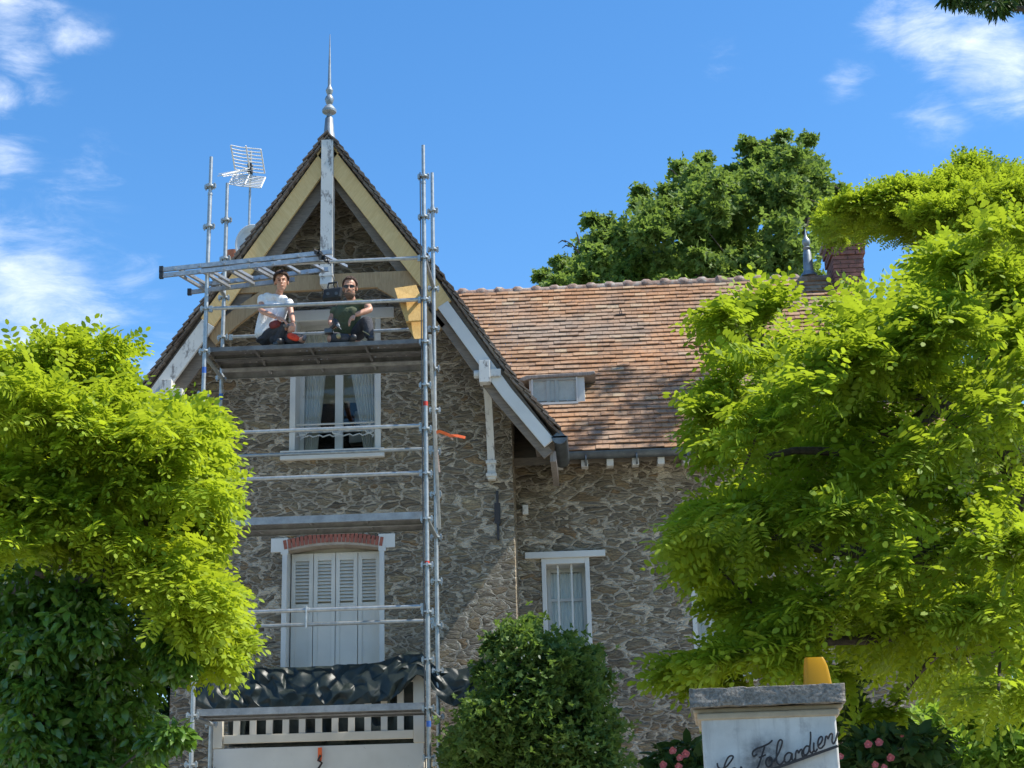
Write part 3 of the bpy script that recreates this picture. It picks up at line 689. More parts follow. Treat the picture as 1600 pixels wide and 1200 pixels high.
# antenna + dish
q = P(389, 360, 21); ta = thing('tv_antenna', 'white grid television antenna on a thin mast behind the gable slope', 'antenna', (q.x, 21, 9.2))
za = lambda py: P(389, py, 21).z
mb = MB(); mb.tube([(q.x, 21, 8.8), (q.x, 21, za(236))], .018, 8); obj('mast', mb, 'galv', ta, True)
def grid(cx, cz, w_, h_, tilt, tp):
    mb = MB(); n_ = 8
    for i in range(n_):
        k = i/(n_-1)-.5; z = cz+k*h_; y = 21-.12+abs(k)*.0-tilt*k*.3
        mb.tube([(cx-w_/2, y-.07, z+.015*tp), (cx-w_*.2, y, z+.008), (cx, y+.01, z), (cx+w_*.2, y, z-.02), (cx+w_/2, y-.07, z-.07)], .009, 5)
    for xx, dz_ in ((-w_/2, .015), (0, 0), (w_/2, -.07)):
        mb.tube([(cx+xx, 20.81-(-.5)*tilt*.3, cz-h_/2+dz_), (cx+xx, 20.81-(.5)*tilt*.3, cz+h_/2+dz_)], .011, 5)
    return mb
obj('reflector_grid', grid(q.x-.0, za(255), .44, .24, 1, 1), 'whitep', ta); obj('reflector_grid', grid(q.x-.0, za(288), .46, .30, -1, 1), 'whitep', ta)
mb = MB(); mb.tube([(q.x, 20.95, za(265)), (q.x-.25, 20.3, za(304))], .012, 6); mb.tube([(q.x, 20.95, za(272)), (q.x-.23, 20.3, za(306))], .008, 6)
for i in range(9):
    k = i/8; c = Vector((q.x, 20.95, za(268))).lerp(Vector((q.x-.25, 20.3, za(304))), k); mb.tube([c+Vector((-.07, .04, .01)), c+Vector((.07, -.04, -.015))], .006, 5); mb.tube([c+Vector((-.05, .03, .035)), c+Vector((.05, -.03, .02))], .005, 5)
obj('boom', mb, 'whitep', ta)
mb = MB(); mb.box(q.x-.03, q.x+.03, 20.93, 21.03, za(272), za(258)); obj('mast_clamp', mb, 'blackp', ta)
q = P(396, 386, 20.8); ds = thing('satellite_dish', 'pale round satellite dish half hidden behind the gable roof edge', 'satellite dish', (q.x, 20.8, q.z))
mb = MB(); V = []; F = []
nn = 28
for j in range(7):
    r = .30*j/6
    for k in range(nn): V.append((q.x+r*math.cos(2*math.pi*k/nn)*.8, 20.8+.12*(r/.3)**2*-1, q.z+r*math.sin(2*math.pi*k/nn)))
for j in range(6):
    for k in range(nn): F.append((j*nn+k, j*nn+(k+1) % nn, (j+1)*nn+(k+1) % nn, (j+1)*nn+k))
mb.add(V, F); do_ = obj('dish', mb, 'whitep', ds, True); sm = do_.modifiers.new('thick', 'SOLIDIFY'); sm.thickness = .012
mb = MB(); mb.tube([(q.x, 20.82, q.z), (q.x, 21.0, q.z-.1), (q.x, 21.0, q.z-1.1)], .02, 8); obj('dish_bracket', mb, 'galv', ds)
#PART2
# ---------------------------------------------------------------- scaffold
XL, XR, FY, BY = -4.235, -1.765, 16.6, 17.6
sc = thing('scaffold', 'galvanised steel scaffold tower with three working decks standing in front of the gable', 'scaffold', (-3, 17.1, 0))
def post(x, y, ztop, lab):
    mb = MB(); mb.tube([(x, y, 0.02), (x, y, ztop-.45)], .0245, 12); mb.tube([(x, y, ztop-.47), (x, y, ztop)], .0205, 12); mb.tube([(x, y, ztop-.48), (x, y, ztop-.45)], .028, 12)
    mb.box(x-.07, x+.07, y-.07, y+.07, 0, .02); p = obj('post', mb, 'galv', sc, True, label=lab); return p
CL = MB()
CL.lathe([(.030, -.012), (.060, -.010), (.062, .0), (.060, .010), (.030, .012)], (0, 0, 0), 14)
for a in (0, 90, 180, 270):
    d = Vector((math.cos(rad(a)), math.sin(rad(a)), 0)); s_ = Vector((-d.y, d.x, 0))
    if a in (0, 180): CL.obox(d*.058, d*.022, s_*.018, (0, 0, .028)); CL.tube([d*.062-Vector((0, 0, .05)), d*.062+Vector((0, 0, .045))], .009, 6)
    else: CL.obox(d*.05, d*.015, s_*.014, (0, 0, .022))
clamp0 = None
for x, y, zt, lab in ((XL, FY, 9.58, 'front left post'), (XR, FY, 9.60, 'front right post'), (XL-.045, BY, 9.70, 'rear left post'), (XR, BY, 9.71, 'rear right post')):
    p = post(x, y, zt, lab)
    z = 9.21
    while z > 1.5:
        if clamp0 is None: clamp0 = obj('clamp', CL, 'galv', p, True); c = clamp0
        else: c = clamp0.copy(); COL.objects.link(c); c.parent = p
        c.scale = (.85, .85, .85); c.location = (x, y, z); c.rotation_euler = (0, 0, random.uniform(-.25, .25)); z -= .5
for x, y, z, m_, h_ in ((XR, FY, 6.47, 'redpaint', .05), (XR, FY, 4.72, 'redpaint', .03), (XR, FY, 3.02, 'bluepaint', .06), (XL, FY, 6.95, 'bluepaint', .07), (XL-.045, BY, 6.93, 'bluepaint', .08)):
    mb = MB(); mb.tube([(x, y, z), (x, y, z+h_)], .0252, 12, False); obj('paint_mark', mb, m_, sc, True)
def rail(z, y, x0=XL, x1=XR, nm='guard_rail'):
    mb = MB(); mb.tube([(x0+.06, y, z), (x0+.10, y, z), (x1-.10, y, z), (x1-.06, y, z)], [.017, .0215, .0215, .017], 10); mb.box(x0+.03, x0+.075, y-.012, y+.012, z-.04, z+.03); mb.box(x1-.075, x1-.03, y-.012, y+.012, z-.04, z+.03)
    return obj(nm, mb, 'galv', sc, True)
for z in (8.21, 7.71, 6.25, 5.72, 4.27): rail(z, FY-.005)
for z in (7.71, 6.25, 4.27): rail(z, BY)
for x in (XL, XR):
    for z in (8.22, 7.19, 5.21, 3.2):
        mb = MB(); mb.tube([(x-(.02 if x == XL else 0), FY+.05, z), (x-(.03 if x == XL else 0), BY-.05, z)], .0235, 10); obj('transom', mb, 'galv', sc, True)
mb = MB(); mb.tube([(XR+.05, FY+.02, 7.3), (XR+.04, BY-.02, 5.3)], .02, 8); obj('diagonal_brace', mb, 'galv', sc, True)
mb = MB(); mb.tube([(XR-.035, FY-.03, 9.25), (XR-.035, FY-.03, 1.0)], .007, 6); obj('hoist_rope', mb, 'blackp', sc)
mb = MB(); mb.tube([(-3.05, FY-.03, 4.31), (-3.05, FY-.03, 4.08)], .012, 8); mb.tube([(-3.08, FY-.005, 4.27), (-3.02, FY-.005, 4.27)], .03, 10); obj('rail_coupler', mb, 'galv', sc)
def plank(y0, y1, zt, holes=True, dep=.05, mat='deck'):
    mb = MB(); x0, x1 = XL+.035, XR-.035; rows = 5; w_ = (y1-y0)
    ys = [y0, y0+w_*.2, y0+w_*.2+.026, y0+w_*.5, y0+w_*.5+.026, y0+w_*.8, y0+w_*.8+.026, y1]
    for i in range(7):
        if i % 2 == 0: mb.box(x0, x1, ys[i], ys[i+1], zt-.004, zt)
        else:
            if not holes: mb.box(x0, x1, ys[i], ys[i+1], zt-.0035, zt); continue
            x = x0
            while x < x1-.001:
                run = random.choice((4, 5, 6)); gap = random.uniform(.15, .5)
                xb = min(x+gap, x1); mb.box(x, xb, ys[i], ys[i+1], zt-.0035, zt); x = xb
                for k in range(run):
                    if x+.08 > x1: break
                    x += .022; mb.box(x, x+.05, ys[i], ys[i+1], zt-.0035, zt); x += .05
    for y in (y0, y1-.004): mb.box(x0, x1, y, y+.004, zt-dep, zt-.004)
    for y in (y0+.004, y1-.022): mb.box(x0, x1, y, y+.018, zt-dep, zt-dep+.004)
    k = x0+.5
    while k < x1-.2: mb.box(k, k+.025, y0+.004, y1-.004, zt-.045, zt-.0045); k += .62
    for xe in (x0-.004, x1): mb.box(xe, xe+.004, y0, y1, zt-dep, zt)
    return obj('deck_plank', mb, mat, sc)
for y0, dp, m_ in ((16.635, .05, 'deck'), (16.96, .055, 'deck'), (17.285, .085, 'galvdeck')): plank(y0, y0+.30, 7.262, True, dp, m_)
for y0 in (16.635, 16.96): plank(y0, y0+.31, 5.30, False, .08, 'galvdeck')
for y0 in (16.635, 17.0): plank(y0, y0+.31, 3.275, False, .07, 'galvdeck')
# toe board pieces lying as light patches are real sun patches, nothing added
# ---------------------------------------------------------------- ladder
ld = thing('ladder', 'aluminium extension ladder laid flat across the scaffold guard rail', 'ladder', tuple(P(390, 420, 16.75)))
A0, A1 = P(254, 430, 16.52), P(516, 402, 16.52); B0, B1 = P(298, 456, 16.98), P(560, 424, 16.98)
A0u, A1u = P(254, 421, 16.52), P(519, 393, 16.52)
def lrail(a, b, name='ladder_rail'):
    mb = MB(); d = (b-a).normalized(); s_ = Vector((0, 1, 0)); u = s_.cross(d).normalized()
    mb.obox((a+b)/2, (b-a)/2, s_*.003, u*.025); mb.obox((a+b)/2+u*.024+s_*.011, (b-a)/2, s_*.012, u*.002); mb.obox((a+b)/2-u*.024+s_*.011, (b-a)/2, s_*.012, u*.002)
    n_ = int((b-a).length/.28)
    for i in range(n_): c = a+d*(.14+.28*i); mb.obox(c-s_*.008, d*.014, s_*.006, u*.014)
    return obj(name, mb, 'alu', ld)
def lrung(a, b):
    mb = MB(); d = (b-a); u = Vector((0, 0, 1)); w_ = Vector((1, 0, 0)); mb.beam(a+d*.02, b-d*.02, .034, .03); return obj('rung', mb, 'alu', ld)
lrail(A0, A1-(A1-A0)*.06); lrail(B0, B0+(B1-B0)*.62)
lrail(A0u, A1u); 
B0u, B1u = B0+Vector((0.0, .0, .075)), B1+Vector((0, 0, .075)); lrail(B0u+(B1u-B0u)*.05, B1u-(B1u-B0u)*.18)
for i in range(7):
    k = .09+i*.145; 
    if k < .62: lrung(A0.lerp(A1, k), B0.lerp(B1, k))
    lrung(A0u.lerp(A1u, k*.97), B0u.lerp(B1u, k*.97))
for a in (A0, A0u, B0):
    mb = MB(); mb.obox(a+Vector((-.015, .005, 0)), (.022, 0, 0), (0, .02, 0), (0, 0, .038)); obj('end_cap', mb, 'blackp', ld)
# dark rag hung over ladder end
def cloth(name, fn, nu, nv, mat, parent=None, smooth=True, th=.004):
    mb = MB(); V = [fn(i/nu, j/nv) for j in range(nv+1) for i in range(nu+1)]
    mb.add(V, [(j*(nu+1)+i, j*(nu+1)+i+1, (j+1)*(nu+1)+i+1, (j+1)*(nu+1)+i) for j in range(nv) for i in range(nu)])
    o = obj(name, mb, mat, parent, smooth); s_ = o.modifiers.new('thick', 'SOLIDIFY'); s_.thickness = th; return o
def rag(u, v):
    c = P(495, 392, 16.47).lerp(P(515, 412, 16.47), v); w_ = .07+.03*math.sin(v*5)
    n_ = noise.noise(Vector((u*4, v*5, 3)))*.05
    return c+Vector((w_*(u-.5)*1.3+n_, -.02+.035*math.sin(u*13+v*4), -.04*(u-.3)+n_*.5))
tagp(cloth('rag', rag, 24, 16, 'blackp'), 'crumpled black rag hung over the right end of the ladder', 'rag')
# ---------------------------------------------------------------- loose timber on the right
def lumber(c4, y0, th, lab, tilt=.1):
    mb = MB(); f = [P(x, y, y0+(tilt if i in (0, 1) else 0)) for i, (x, y) in enumerate(c4)]
    n_ = (f[1]-f[0]).cross(f[3]-f[0]).normalized()*th
    if n_.y < 0: n_ = -n_
    mb.add(f+[q_+n_ for q_ in f], [(0, 1, 2, 3), (7, 6, 5, 4), (0, 4, 5, 1), (1, 5, 6, 2), (2, 6, 7, 3), (3, 7, 4, 0)])
    return tagp(obj('timber_board', mb, 'ply', bevel=.003), lab, 'board', 'loose timber boards on the scaffold')
lumber([(616, 450), (650, 445), (660, 468), (622, 469)], 17.30, .03, 'short sunlit yellow board, upper one propped at the right end of the top deck')
lumber([(623, 470), (660, 467), (664, 500), (634, 502)], 17.34, .03, 'wider yellow board just below the upper one at the right end of the top deck')
lumber([(634, 503), (662, 500), (662, 534), (650, 534)], 17.36, .03, 'shaded brown board standing on the right end of the top deck')
# ---------------------------------------------------------------- tarp on the balcony
topE = [(302, 1068), (320, 1048), (345, 1030), (385, 1043), (440, 1042), (500, 1040), (560, 1036), (600, 1033), (625, 1022), (640, 1015), (660, 1018), (690, 1040), (720, 1048), (745, 1034), (768, 1020)]
botE = [(302, 1102), (330, 1111), (400, 1110), (480, 1106), (560, 1102), (610, 1096), (635, 1078), (655, 1052), (672, 1070), (690, 1098), (715, 1106), (740, 1098), (768, 1052)]
def interp(pts, x):
    for (a, b), (c, d) in zip(pts, pts[1:]):
        if a <= x <= c: return b+(d-b)*(x-a)/(c-a)
    return pts[-1][1]
def ridged(p): return max(0, 1-abs(noise.noise(p))*2.2)**3
def tarpf(u, v):
    px = 302+u*466; a = interp(topE, px)+1.2*math.sin(px*.13); b = interp(botE, px)+2*math.sin(px*.3)
    q = P(px, a+(b-a)*v, 17.62)
    s_ = (px-302)/466
    n1 = ridged(Vector((u*9+v*1.1, v*.15, 1.7)))*.15; n2 = ridged(Vector((u*17-v*1.7, v*.3, 5)))*.09; n3 = ridged(Vector((u*24+v*3.2, v*.4, 9)))*.035+noise.noise(Vector((u*9, v*.5, 3)))*.07
    n1 *= .33; n2 *= .28; n3 *= .35
    fold = .012*math.sin(u*30+v*3+2*math.sin(u*11)); lean = .05*v - .10*(1-v)*(1-v)
    return Vector((q.x, 17.62-(n1+n2+n3+fold*.5)*(.45+.55*math.sin(min(1, v+.15)*math.pi))-lean+.05, q.z))
tp = thing('tarpaulin', 'crumpled dark green plastic tarpaulin draped over the white balcony railing', 'tarpaulin', (-3, 17.6, 3.3))
NU, NV = 44, 6; V = []; F = []
for j in range(NV+1):
    for i in range(NU+1):
        u, v = i/NU, j/NV; ins = 0 < j < NV
        uu = min(1, max(0, u+random.uniform(-.45, .45)/NU*(1 if 0 < i < NU else 0))); vv = v+(random.uniform(-.42, .42)/NV if ins else 0)
        px = 302+uu*466; a = interp(topE, px)+random.uniform(-1.5, 1.5); b = interp(botE, px)+random.uniform(-1, 1); q = P(px, a+(b-a)*vv, 17.62)
        big = .05*noise.noise(Vector((uu*7, vv*.8, 4)))
        V.append((q.x, 17.60-big-random.uniform(0, .085)*(1 if ins else .45)-.05*vv+.10*(1-vv)**2, q.z))
for j in range(NV):
    for i in range(NU):
        k = j*(NU+1)+i; a, b, c, d = k, k+1, k+NU+2, k+NU+1
        F += [(a, b, c), (a, c, d)] if random.random() < .5 else [(a, b, d), (b, c, d)]
mb = MB(); mb.add(V, F); o = obj('outer_sheet', mb, 'tarp', tp)
me = o.data; cr = me.attributes.new('crease_edge', 'FLOAT', 'EDGE'); cr.data.foreach_set('value', [random.choice((0, 0, .3, .75, .9)) for _ in me.edges])
sb_ = o.modifiers.new('sub', 'SUBSURF'); sb_.levels = 3; sb_.render_levels = 3
for p_ in me.polygons: p_.use_smooth = True
def tarpb(u, v):
    px = 356+u*296; q = P(px, 1042+v*125, 17.85); n1 = ridged(Vector((u*8, v*2, 21)))*.05
    return Vector((q.x, 17.86+n1, q.z))
cloth('inner_sheet', tarpb, 120, 20, 'tarp', tp)
# ---------------------------------------------------------------- straps
def strap(name, pts, w_, mat, lab, dirv=(0, 0, 1)):
    mb = MB(); pts = [Vector(p) for p in pts]; V = []; F = []
    for i, p in enumerate(pts):
        t_ = (pts[min(i+1, len(pts)-1)]-pts[max(0, i-1)]).normalized(); s_ = t_.cross(Vector((.1*math.sin(i*1.3), 1, .3*math.sin(i)))).normalized()*w_/2
        V += [p+s_, p-s_]
    for i in range(len(pts)-1): F.append((2*i, 2*i+1, 2*i+3, 2*i+2))
    mb.add(V, F); o = obj(name, mb, mat, None); m_ = o.modifiers.new('t', 'SOLIDIFY'); m_.thickness = .004
    return tagp(o, lab, 'strap')
pp = lambda L_, Y: [P(x, y, Y) for x, y in L_]
strap('ratchet_strap', pp([(679, 676), (687, 674), (695, 677), (704, 681), (714, 681), (727, 684)], 17.45), .035, 'orange', 'orange ratchet strap end sticking out from the rear right scaffold post')
strap('ratchet_strap', pp([(680, 674), (690, 684), (700, 680), (708, 687)], 17.47), .022, 'paleweb', 'faded strap loop tangled around the rear right scaffold post')
strap('ratchet_strap', pp([(679, 676), (681, 690), (683, 705), (685, 722), (687, 738)], 17.5), .02, 'paleweb', 'long faded strap tail hanging down from the rear right scaffold post')
strap('ratchet_strap', pp([(500, 1168), (500, 1175), (500, 1182), (499, 1190)], 17.66), .045, 'orange', 'short orange strap hanging on the balcony fascia')
mb = MB(); mb.tube(pp([(501, 1180), (497, 1188), (503, 1192), (498, 1200), (500, 1212)], 17.64), .014, 6); tagp(obj('ratchet_buckle', mb, 'iron'), 'black ratchet buckle dangling below the short orange strap', 'buckle')
# ---------------------------------------------------------------- people
def skin(pts, edges, sub=2):
    me = bpy.data.meshes.new('tmp'); me.from_pydata([tuple(p[0]) for p in pts], edges, []); o = bpy.data.objects.new('tmp', me); COL.objects.link(o)
    m_ = o.modifiers.new('s', 'SKIN'); m_.use_smooth_shade = True
    sv = me.skin_vertices[0].data
    for i, p in enumerate(pts):
        r = p[1]; sv[i].radius = (r, r) if not isinstance(r, tuple) else r
    sv[0].use_root = True
    o.modifiers.new('u', 'SUBSURF').levels = sub; o.modifiers['u'].render_levels = sub
    r = evalmesh(o); bpy.data.objects.remove(o); return r
def chains(cs):              # list of chains of (point, radius) -> one mesh builder of capsules is avoided: each chain is skinned
    out = MB()
    for c in cs:
        pts = [(Vector(p), r) for p, r in c]; me = skin(pts, [(i, i+1) for i in range(len(pts)-1)])
        out.add([v.co for v in me.vertices], [tuple(p.vertices) for p in me.polygons]); bpy.data.meshes.remove(me)
    return out
def fused(name, mb, mat, parent, vox=.007, smooth_it=4, label=None):
    o = obj('tmp', mb, mat, None); r = o.modifiers.new('r', 'REMESH'); r.mode = 'VOXEL'; r.voxel_size = vox; r.use_smooth_shade = True
    s_ = o.modifiers.new('s', 'SMOOTH'); s_.iterations = smooth_it; s_.factor = .5
    me = evalmesh(o); bpy.data.objects.remove(o); me.name = name
    if not me.materials: me.materials.append(M[mat])
    n = bpy.data.objects.new(name, me); link(n, parent)
    if label: n['label'] = label
    return n
def frame(fwd, up=(0, 0, 1), roll=0):
    f = Vector(fwd).normalized(); u = Vector(up); r = f.cross(u).normalized(); u = r.cross(f)
    if roll: q = Matrix.Rotation(roll, 3, f); r = q @ r; u = q @ u
    return r, f, u
def head_mb(mb, c, R, F, U, s=1.0, beard=False):
    w = lambda x, y, z: c+(R*x+F*y+U*z)*s
    def ell(x, y, z, a, b, d, n=20, m=14):
        V = []; Fc = []
        for i in range(m+1):
            th = math.pi*i/m
            for k in range(n):
                ph = 2*math.pi*k/n; V.append(w(x+a*math.sin(th)*math.cos(ph), y+b*math.sin(th)*math.sin(ph), z+d*math.cos(th)))
        for i in range(m):
            for k in range(n): Fc.append((i*n+k, (i+1)*n+k, (i+1)*n+(k+1) % n, i*n+(k+1) % n))
        mb.add(V, Fc)
    ell(0, -.012, .035, .074, .092, .085)      # cranium
    ell(0, .018, -.035, .058, .066, .072)      # face
    ell(0, .035, -.085, .036, .042, .030)      # chin / jaw
    ell(.032, .052, -.018, .020, .020, .018); ell(-.032, .052, -.018, .020, .020, .018)   # cheekbones
    ell(0, .078, .022, .045, .014, .012)       # brow
    ell(0, .088, -.012, .010, .016, .026); ell(0, .100, -.026, .014, .013, .010)          # nose
    ell(0, .080, -.056, .022, .010, .006); ell(0, .079, -.066, .018, .010, .006)          # lips
    for s_ in (-1, 1): ell(s_*.076, -.005, -.008, .010, .018, .030)
def hand_chains(wr, d, n_, side, s=1.0, curl=.8, spread=.018):
    """wr wrist, d hand direction, n_ back-of-hand normal, side = thumb side direction"""
    d, n_ = Vector(d).normalized(), Vector(n_).normalized(); t_ = d.cross(n_).normalized()
    if t_.dot(Vector(side)) < 0: t_ = -t_
    cs = []
    cs.append([(wr, .024), (wr+d*.04*s, (.026)), (wr+d*.085*s, .028)])
    cs.append([(wr+d*.02+t_*.012, .02), (wr+d*.085+t_*.024, .016)]); cs.append([(wr+d*.02-t_*.012, .02), (wr+d*.078-t_*.026, .015)])
    for i, ln in enumerate((.070, .080, .074, .058)):
        off = t_*(.030-.020*i); b = wr+d*(.082-.003*abs(i-1))+off; a1 = curl*(.5+.08*i); a2 = curl*(1.1+.08*i)
        p1 = b+(d*math.cos(a1)-n_*math.sin(a1))*ln*.48; p2 = p1+(d*math.cos(a2)-n_*math.sin(a2))*ln*.32; p3 = p2+(d*math.cos(a2+.5)-n_*math.sin(a2+.5))*ln*.25
        cs.append([(b-d*.02, .0095), (b, .0095), (p1, .0088), (p2, .008), (p3, .0068)])
    b = wr+d*.028+t_*.024; q1 = b+(d*.6+t_*.75-n_*.15).normalized()*.042; q2 = q1+(d*.85+t_*.35-n_*.35).normalized()*.032
    cs.append([(b-t_*.01, .013), (b, .0125), (q1, .0105), (q2, .0085)])
    return cs
t = NT('skin_tone'); f = t.noise(40, 4); at = None
M['skin'] = t.done(t.mix(t.mr(f, .35, .65), (.52, .29, .20), (.44, .225, .15)), .5, 0, t.bump(f, .1, .002), Subsurface_Weight=.08)
def cloth_mat(name, c1, c2, sc_=9):
    t = NT(name); w1 = t.noise(sc_, 5, .6, None, 1.5); w2 = t.noise(90, 2)
    return t.done(t.mix(t.mr(w1, .35, .65), c1, c2), .9, 0, t.bump(t.math('ADD', w1, t.math('MULTIPLY', w2, .08)), .7, .03))
M['tee_white'] = cloth_mat('white_cotton', (.80, .80, .80), (.70, .71, .73)); M['tee_green'] = cloth_mat('green_cotton', (.085, .105, .055), (.06, .075, .04))
M['trouser'] = cloth_mat('charcoal_work_trousers', (.045, .045, .052), (.025, .025, .03)); M['trouser2'] = cloth_mat('dark_grey_trousers', (.055, .058, .07), (.03, .03, .036))
M['redcloth'] = cloth_mat('red_cloth', (.62, .06, .025), (.5, .04, .02)); M['darkred'] = cloth_mat('dark_red_cloth', (.20, .035, .035), (.12, .025, .028)); M['greycloth'] = cloth_mat('grey_cloth', (.16, .16, .17), (.1, .1, .11)); M['khaki'] = cloth_mat('khaki_cloth', (.34, .30, .17), (.27, .23, .12))
t = NT('hair_brown'); f = t.noise(60, 5, .7, t.co((3, 3, .6))); M['hair'] = t.done(t.mix(t.mr(f, .35, .65), (.075, .040, .026), (.03, .017, .012)), .85, 0, t.bump(f, .9, .01))
t = NT('beard_brown'); f = t.noise(80, 5, .7); M['beard'] = t.done(t.mix(t.mr(f, .35, .65), (.17, .10, .065), (.09, .052, .036)), .8, 0, t.bump(f, .9, .006))

DZ = 7.262; TW = .06
def Q(zx, zy, Y): return P(380+zx/6.667, 410+zy/6.667, Y)     # from the enlarged study of the two men
# --- man in white T-shirt
pm = thing('person', 'person in white T-shirt and red panelled dark trousers sitting on the top deck', 'person', (Q(250, 860, 16.85).x, 16.85, DZ))
Y1 = 16.88
hip = Q(220, 730, Y1); hip.z = DZ+.14
sp1, sp2 = Q(290, 600, Y1+.02), Q(325, 495, Y1+.02); ch1 = Q(335, 405, Y1+.0); nk = Q(372, 312, Y1-.01)
hd = Q(398, 206, Y1-.05)
shl, shr = Q(205, 345, Y1+.02), Q(468, 385, Y1-.03)        # image-left / image-right shoulder
el_l = Q(178, 500, Y1-.10); wr_l = Q(345, 575, Y1-.26)
el_r = Q(502, 545, Y1-.08); wr_r = Q(522, 625, Y1-.20)
hl, hr_ = hip+Vector((-.055, .05, 0)), hip+Vector((.075, -.05, 0))
kl = Q(455, 640, Y1-.20); al_ = Q(345, 850, Y1-.12); al_.z = DZ+.06
kr = Q(640, 815, Y1-.14); kr.z = DZ+.09; ar = Q(430, 850, Y1-.20); ar.z = DZ+.055
def man_body(mats, c):
    pass
torso = lambda e: [[(hip+Vector((o_*.5, 0, 0)), .10+e), (sp1+Vector((o_, -abs(o_)*.1, 0)), .10+e), (sp2+Vector((o_, 0, 0)), .105+e), (ch1+Vector((o_, 0, 0)), .085+e)] for o_ in (-TW, 0, TW)]+[[(ch1, .098+e), (nk-Vector((0, 0, .02)), .055+e*.5)], [(ch1, .07+e), (shl, .052+e)], [(ch1, .07+e), (shr, .052+e)]]
R, F, U = frame((.20, -1, -.12), (-.06, 0, 1))
bm_ = chains(torso(-.012)+[[(nk-Vector((0, 0, .04)), .05), (nk, .046), (hd-U*.06, .045)],
    [(shl, .045), (shl.lerp(el_l, .5), .040), (el_l, .034), (el_l.lerp(wr_l, .4), .034), (wr_l, .024)],
    [(shr, .045), (shr.lerp(el_r, .5), .040), (el_r, .034), (el_r.lerp(wr_r, .4), .034), (wr_r, .024)],
    [(hl, .08), (hl.lerp(kl, .5), .07), (kl, .052), (kl.lerp(al_, .45), .048), (al_, .032)],
    [(hr_, .08), (hr_.lerp(kr, .5), .068), (kr, .052), (kr.lerp(ar, .45), .048), (ar, .032)]]
    + hand_chains(wr_l, (Q(450, 605, Y1-.26)-wr_l), (0, -.45, .9), (0, -.3, -1), curl=.75)
    + hand_chains(wr_r, (Q(505, 690, Y1-.23)-wr_r), (.35, -1, .2), (-1, 0, 0), curl=.9))
head_mb(bm_, hd, R, F, U, .98)
body = fused('body', bm_, 'skin', pm, .0055, 3)
tee = chains(torso(.006)+[[(shl-Vector((0, 0, 0)), .062), (shl.lerp(el_l, .35), .058), (shl.lerp(el_l, .62), .056)], [(shr, .06), (shr.lerp(el_r, .35), .056), (shr.lerp(el_r, .6), .054)]])
fused('tee_shirt', tee, 'tee_white', pm, .009, 3)
tr = chains([[(hip+Vector((0, 0, .03)), .112), (hip-Vector((0, 0, .03)), .115)], [(hl, .096), (hl.lerp(kl, .5), .086), (kl, .064), (kl.lerp(al_, .45), .06), (al_, .048)], [(hr_, .09), (hr_.lerp(kr, .5), .078), (kr, .062), (kr.lerp(ar, .45), .058), (ar, .046)]])
tro = fused('trousers', tr, 'trouser', pm, .009, 3)
rp = chains([[(Q(452, 748, Y1-.25), .038), (Q(520, 778, Y1-.235), .043), (Q(590, 805, Y1-.21), .04)]]); fused('red_panel', rp, 'redcloth', tro, .008, 2)
rp = chains([[(Q(270, 665, Y1-.15), .05), (Q(340, 645, Y1-.19), .052), (Q(400, 628, Y1-.23), .042)]]); fused('red_panel', rp, 'darkred', tro, .008, 2)
rp = chains([[(kl+Vector((0, -.03, .0)), .05), (kl+Vector((0, -.03, -.06)), .045)]]); fused('knee_pad', rp, 'greycloth', tro, .008, 2)
rp = chains([[(kr+Vector((-.02, -.03, .01)), .045), (kr+Vector((.03, -.03, -.01)), .042)]]); fused('knee_pad', rp, 'greycloth', tro, .008, 2)
for a, dx in ((al_, .05), (ar, -.03)):
    sh_ = chains([[(a+Vector((-.03, .02, -.01)), .044), (a+Vector((dx, -.05, -.018)), .04), (a+Vector((dx*2, -.11, -.022)), .034)]]); fused('shoe', sh_, 'blackp', pm, .008, 2)
def hair(c, R, F, U, s, parent, fringe=.0, short=False):
    mb = MB(); V = []; Fc = []; n, m = 40, 18
    for i in range(m+1):
        th = math.pi*.62*i/m
        for k in range(n):
            ph = 2*math.pi*k/n; fr = math.sin(ph)        # +1 = front
            lim = 1.0 if fr < .1 else (1-.40*min(1, (fr-.1)*1.8) if not short else 1-.52*min(1, (fr-.1)*1.8))
            t2 = th*lim*(1.06 if fr < .1 else 1)
            t2 *= 1+.10*noise.noise(Vector((k*.9, 3, 1)))*(i/m); rr = 1+.10*noise.noise(Vector((math.cos(ph)*5, math.sin(ph)*5, th*2.5)))+.035*math.sin(k*2.3+i*.25)
            x, y, z = .080*math.sin(t2)*math.cos(ph)*rr, -.012+.099*math.sin(t2)*math.sin(ph)*rr, .037+.093*math.cos(t2)*rr
            V.append(c+(R*x+F*y+U*z)*s)
    for i in range(m):
        for k in range(n): Fc.append((i*n+k, (i+1)*n+k, (i+1)*n+(k+1) % n, i*n+(k+1) % n))
    mb.add(V, Fc); o = obj('hair', mb, 'hair', parent, True); q = o.modifiers.new('t', 'SOLIDIFY'); q.thickness = .012; q.offset = 0
    return o
hair(hd, R, F, U, 1.08, pm)
for s_ in (-1, 1):
    mb = MB(); mb.sphere(hd+(R*s_*.029+F*.079+U*.004)*.98, .0085, 10, 8, (1, .6, .7)); obj('eye', mb, 'blackp', pm, True)
    mb = MB(); c = hd+(R*s_*.030+F*.090+U*.022)*.98; mb.obox(c, R*.015, F*.003, U*.003+R*.0); obj('eyebrow', mb, 'hair', pm)
mb = MB(); mb.tube([el for el in [hd+(R*x+F*.0905+U*(-.061-abs(x)*.1))*.98 for x in (-.018, -.008, 0, .008, .018)]], .0022, 5); obj('lips', mb, 'terra', pm)
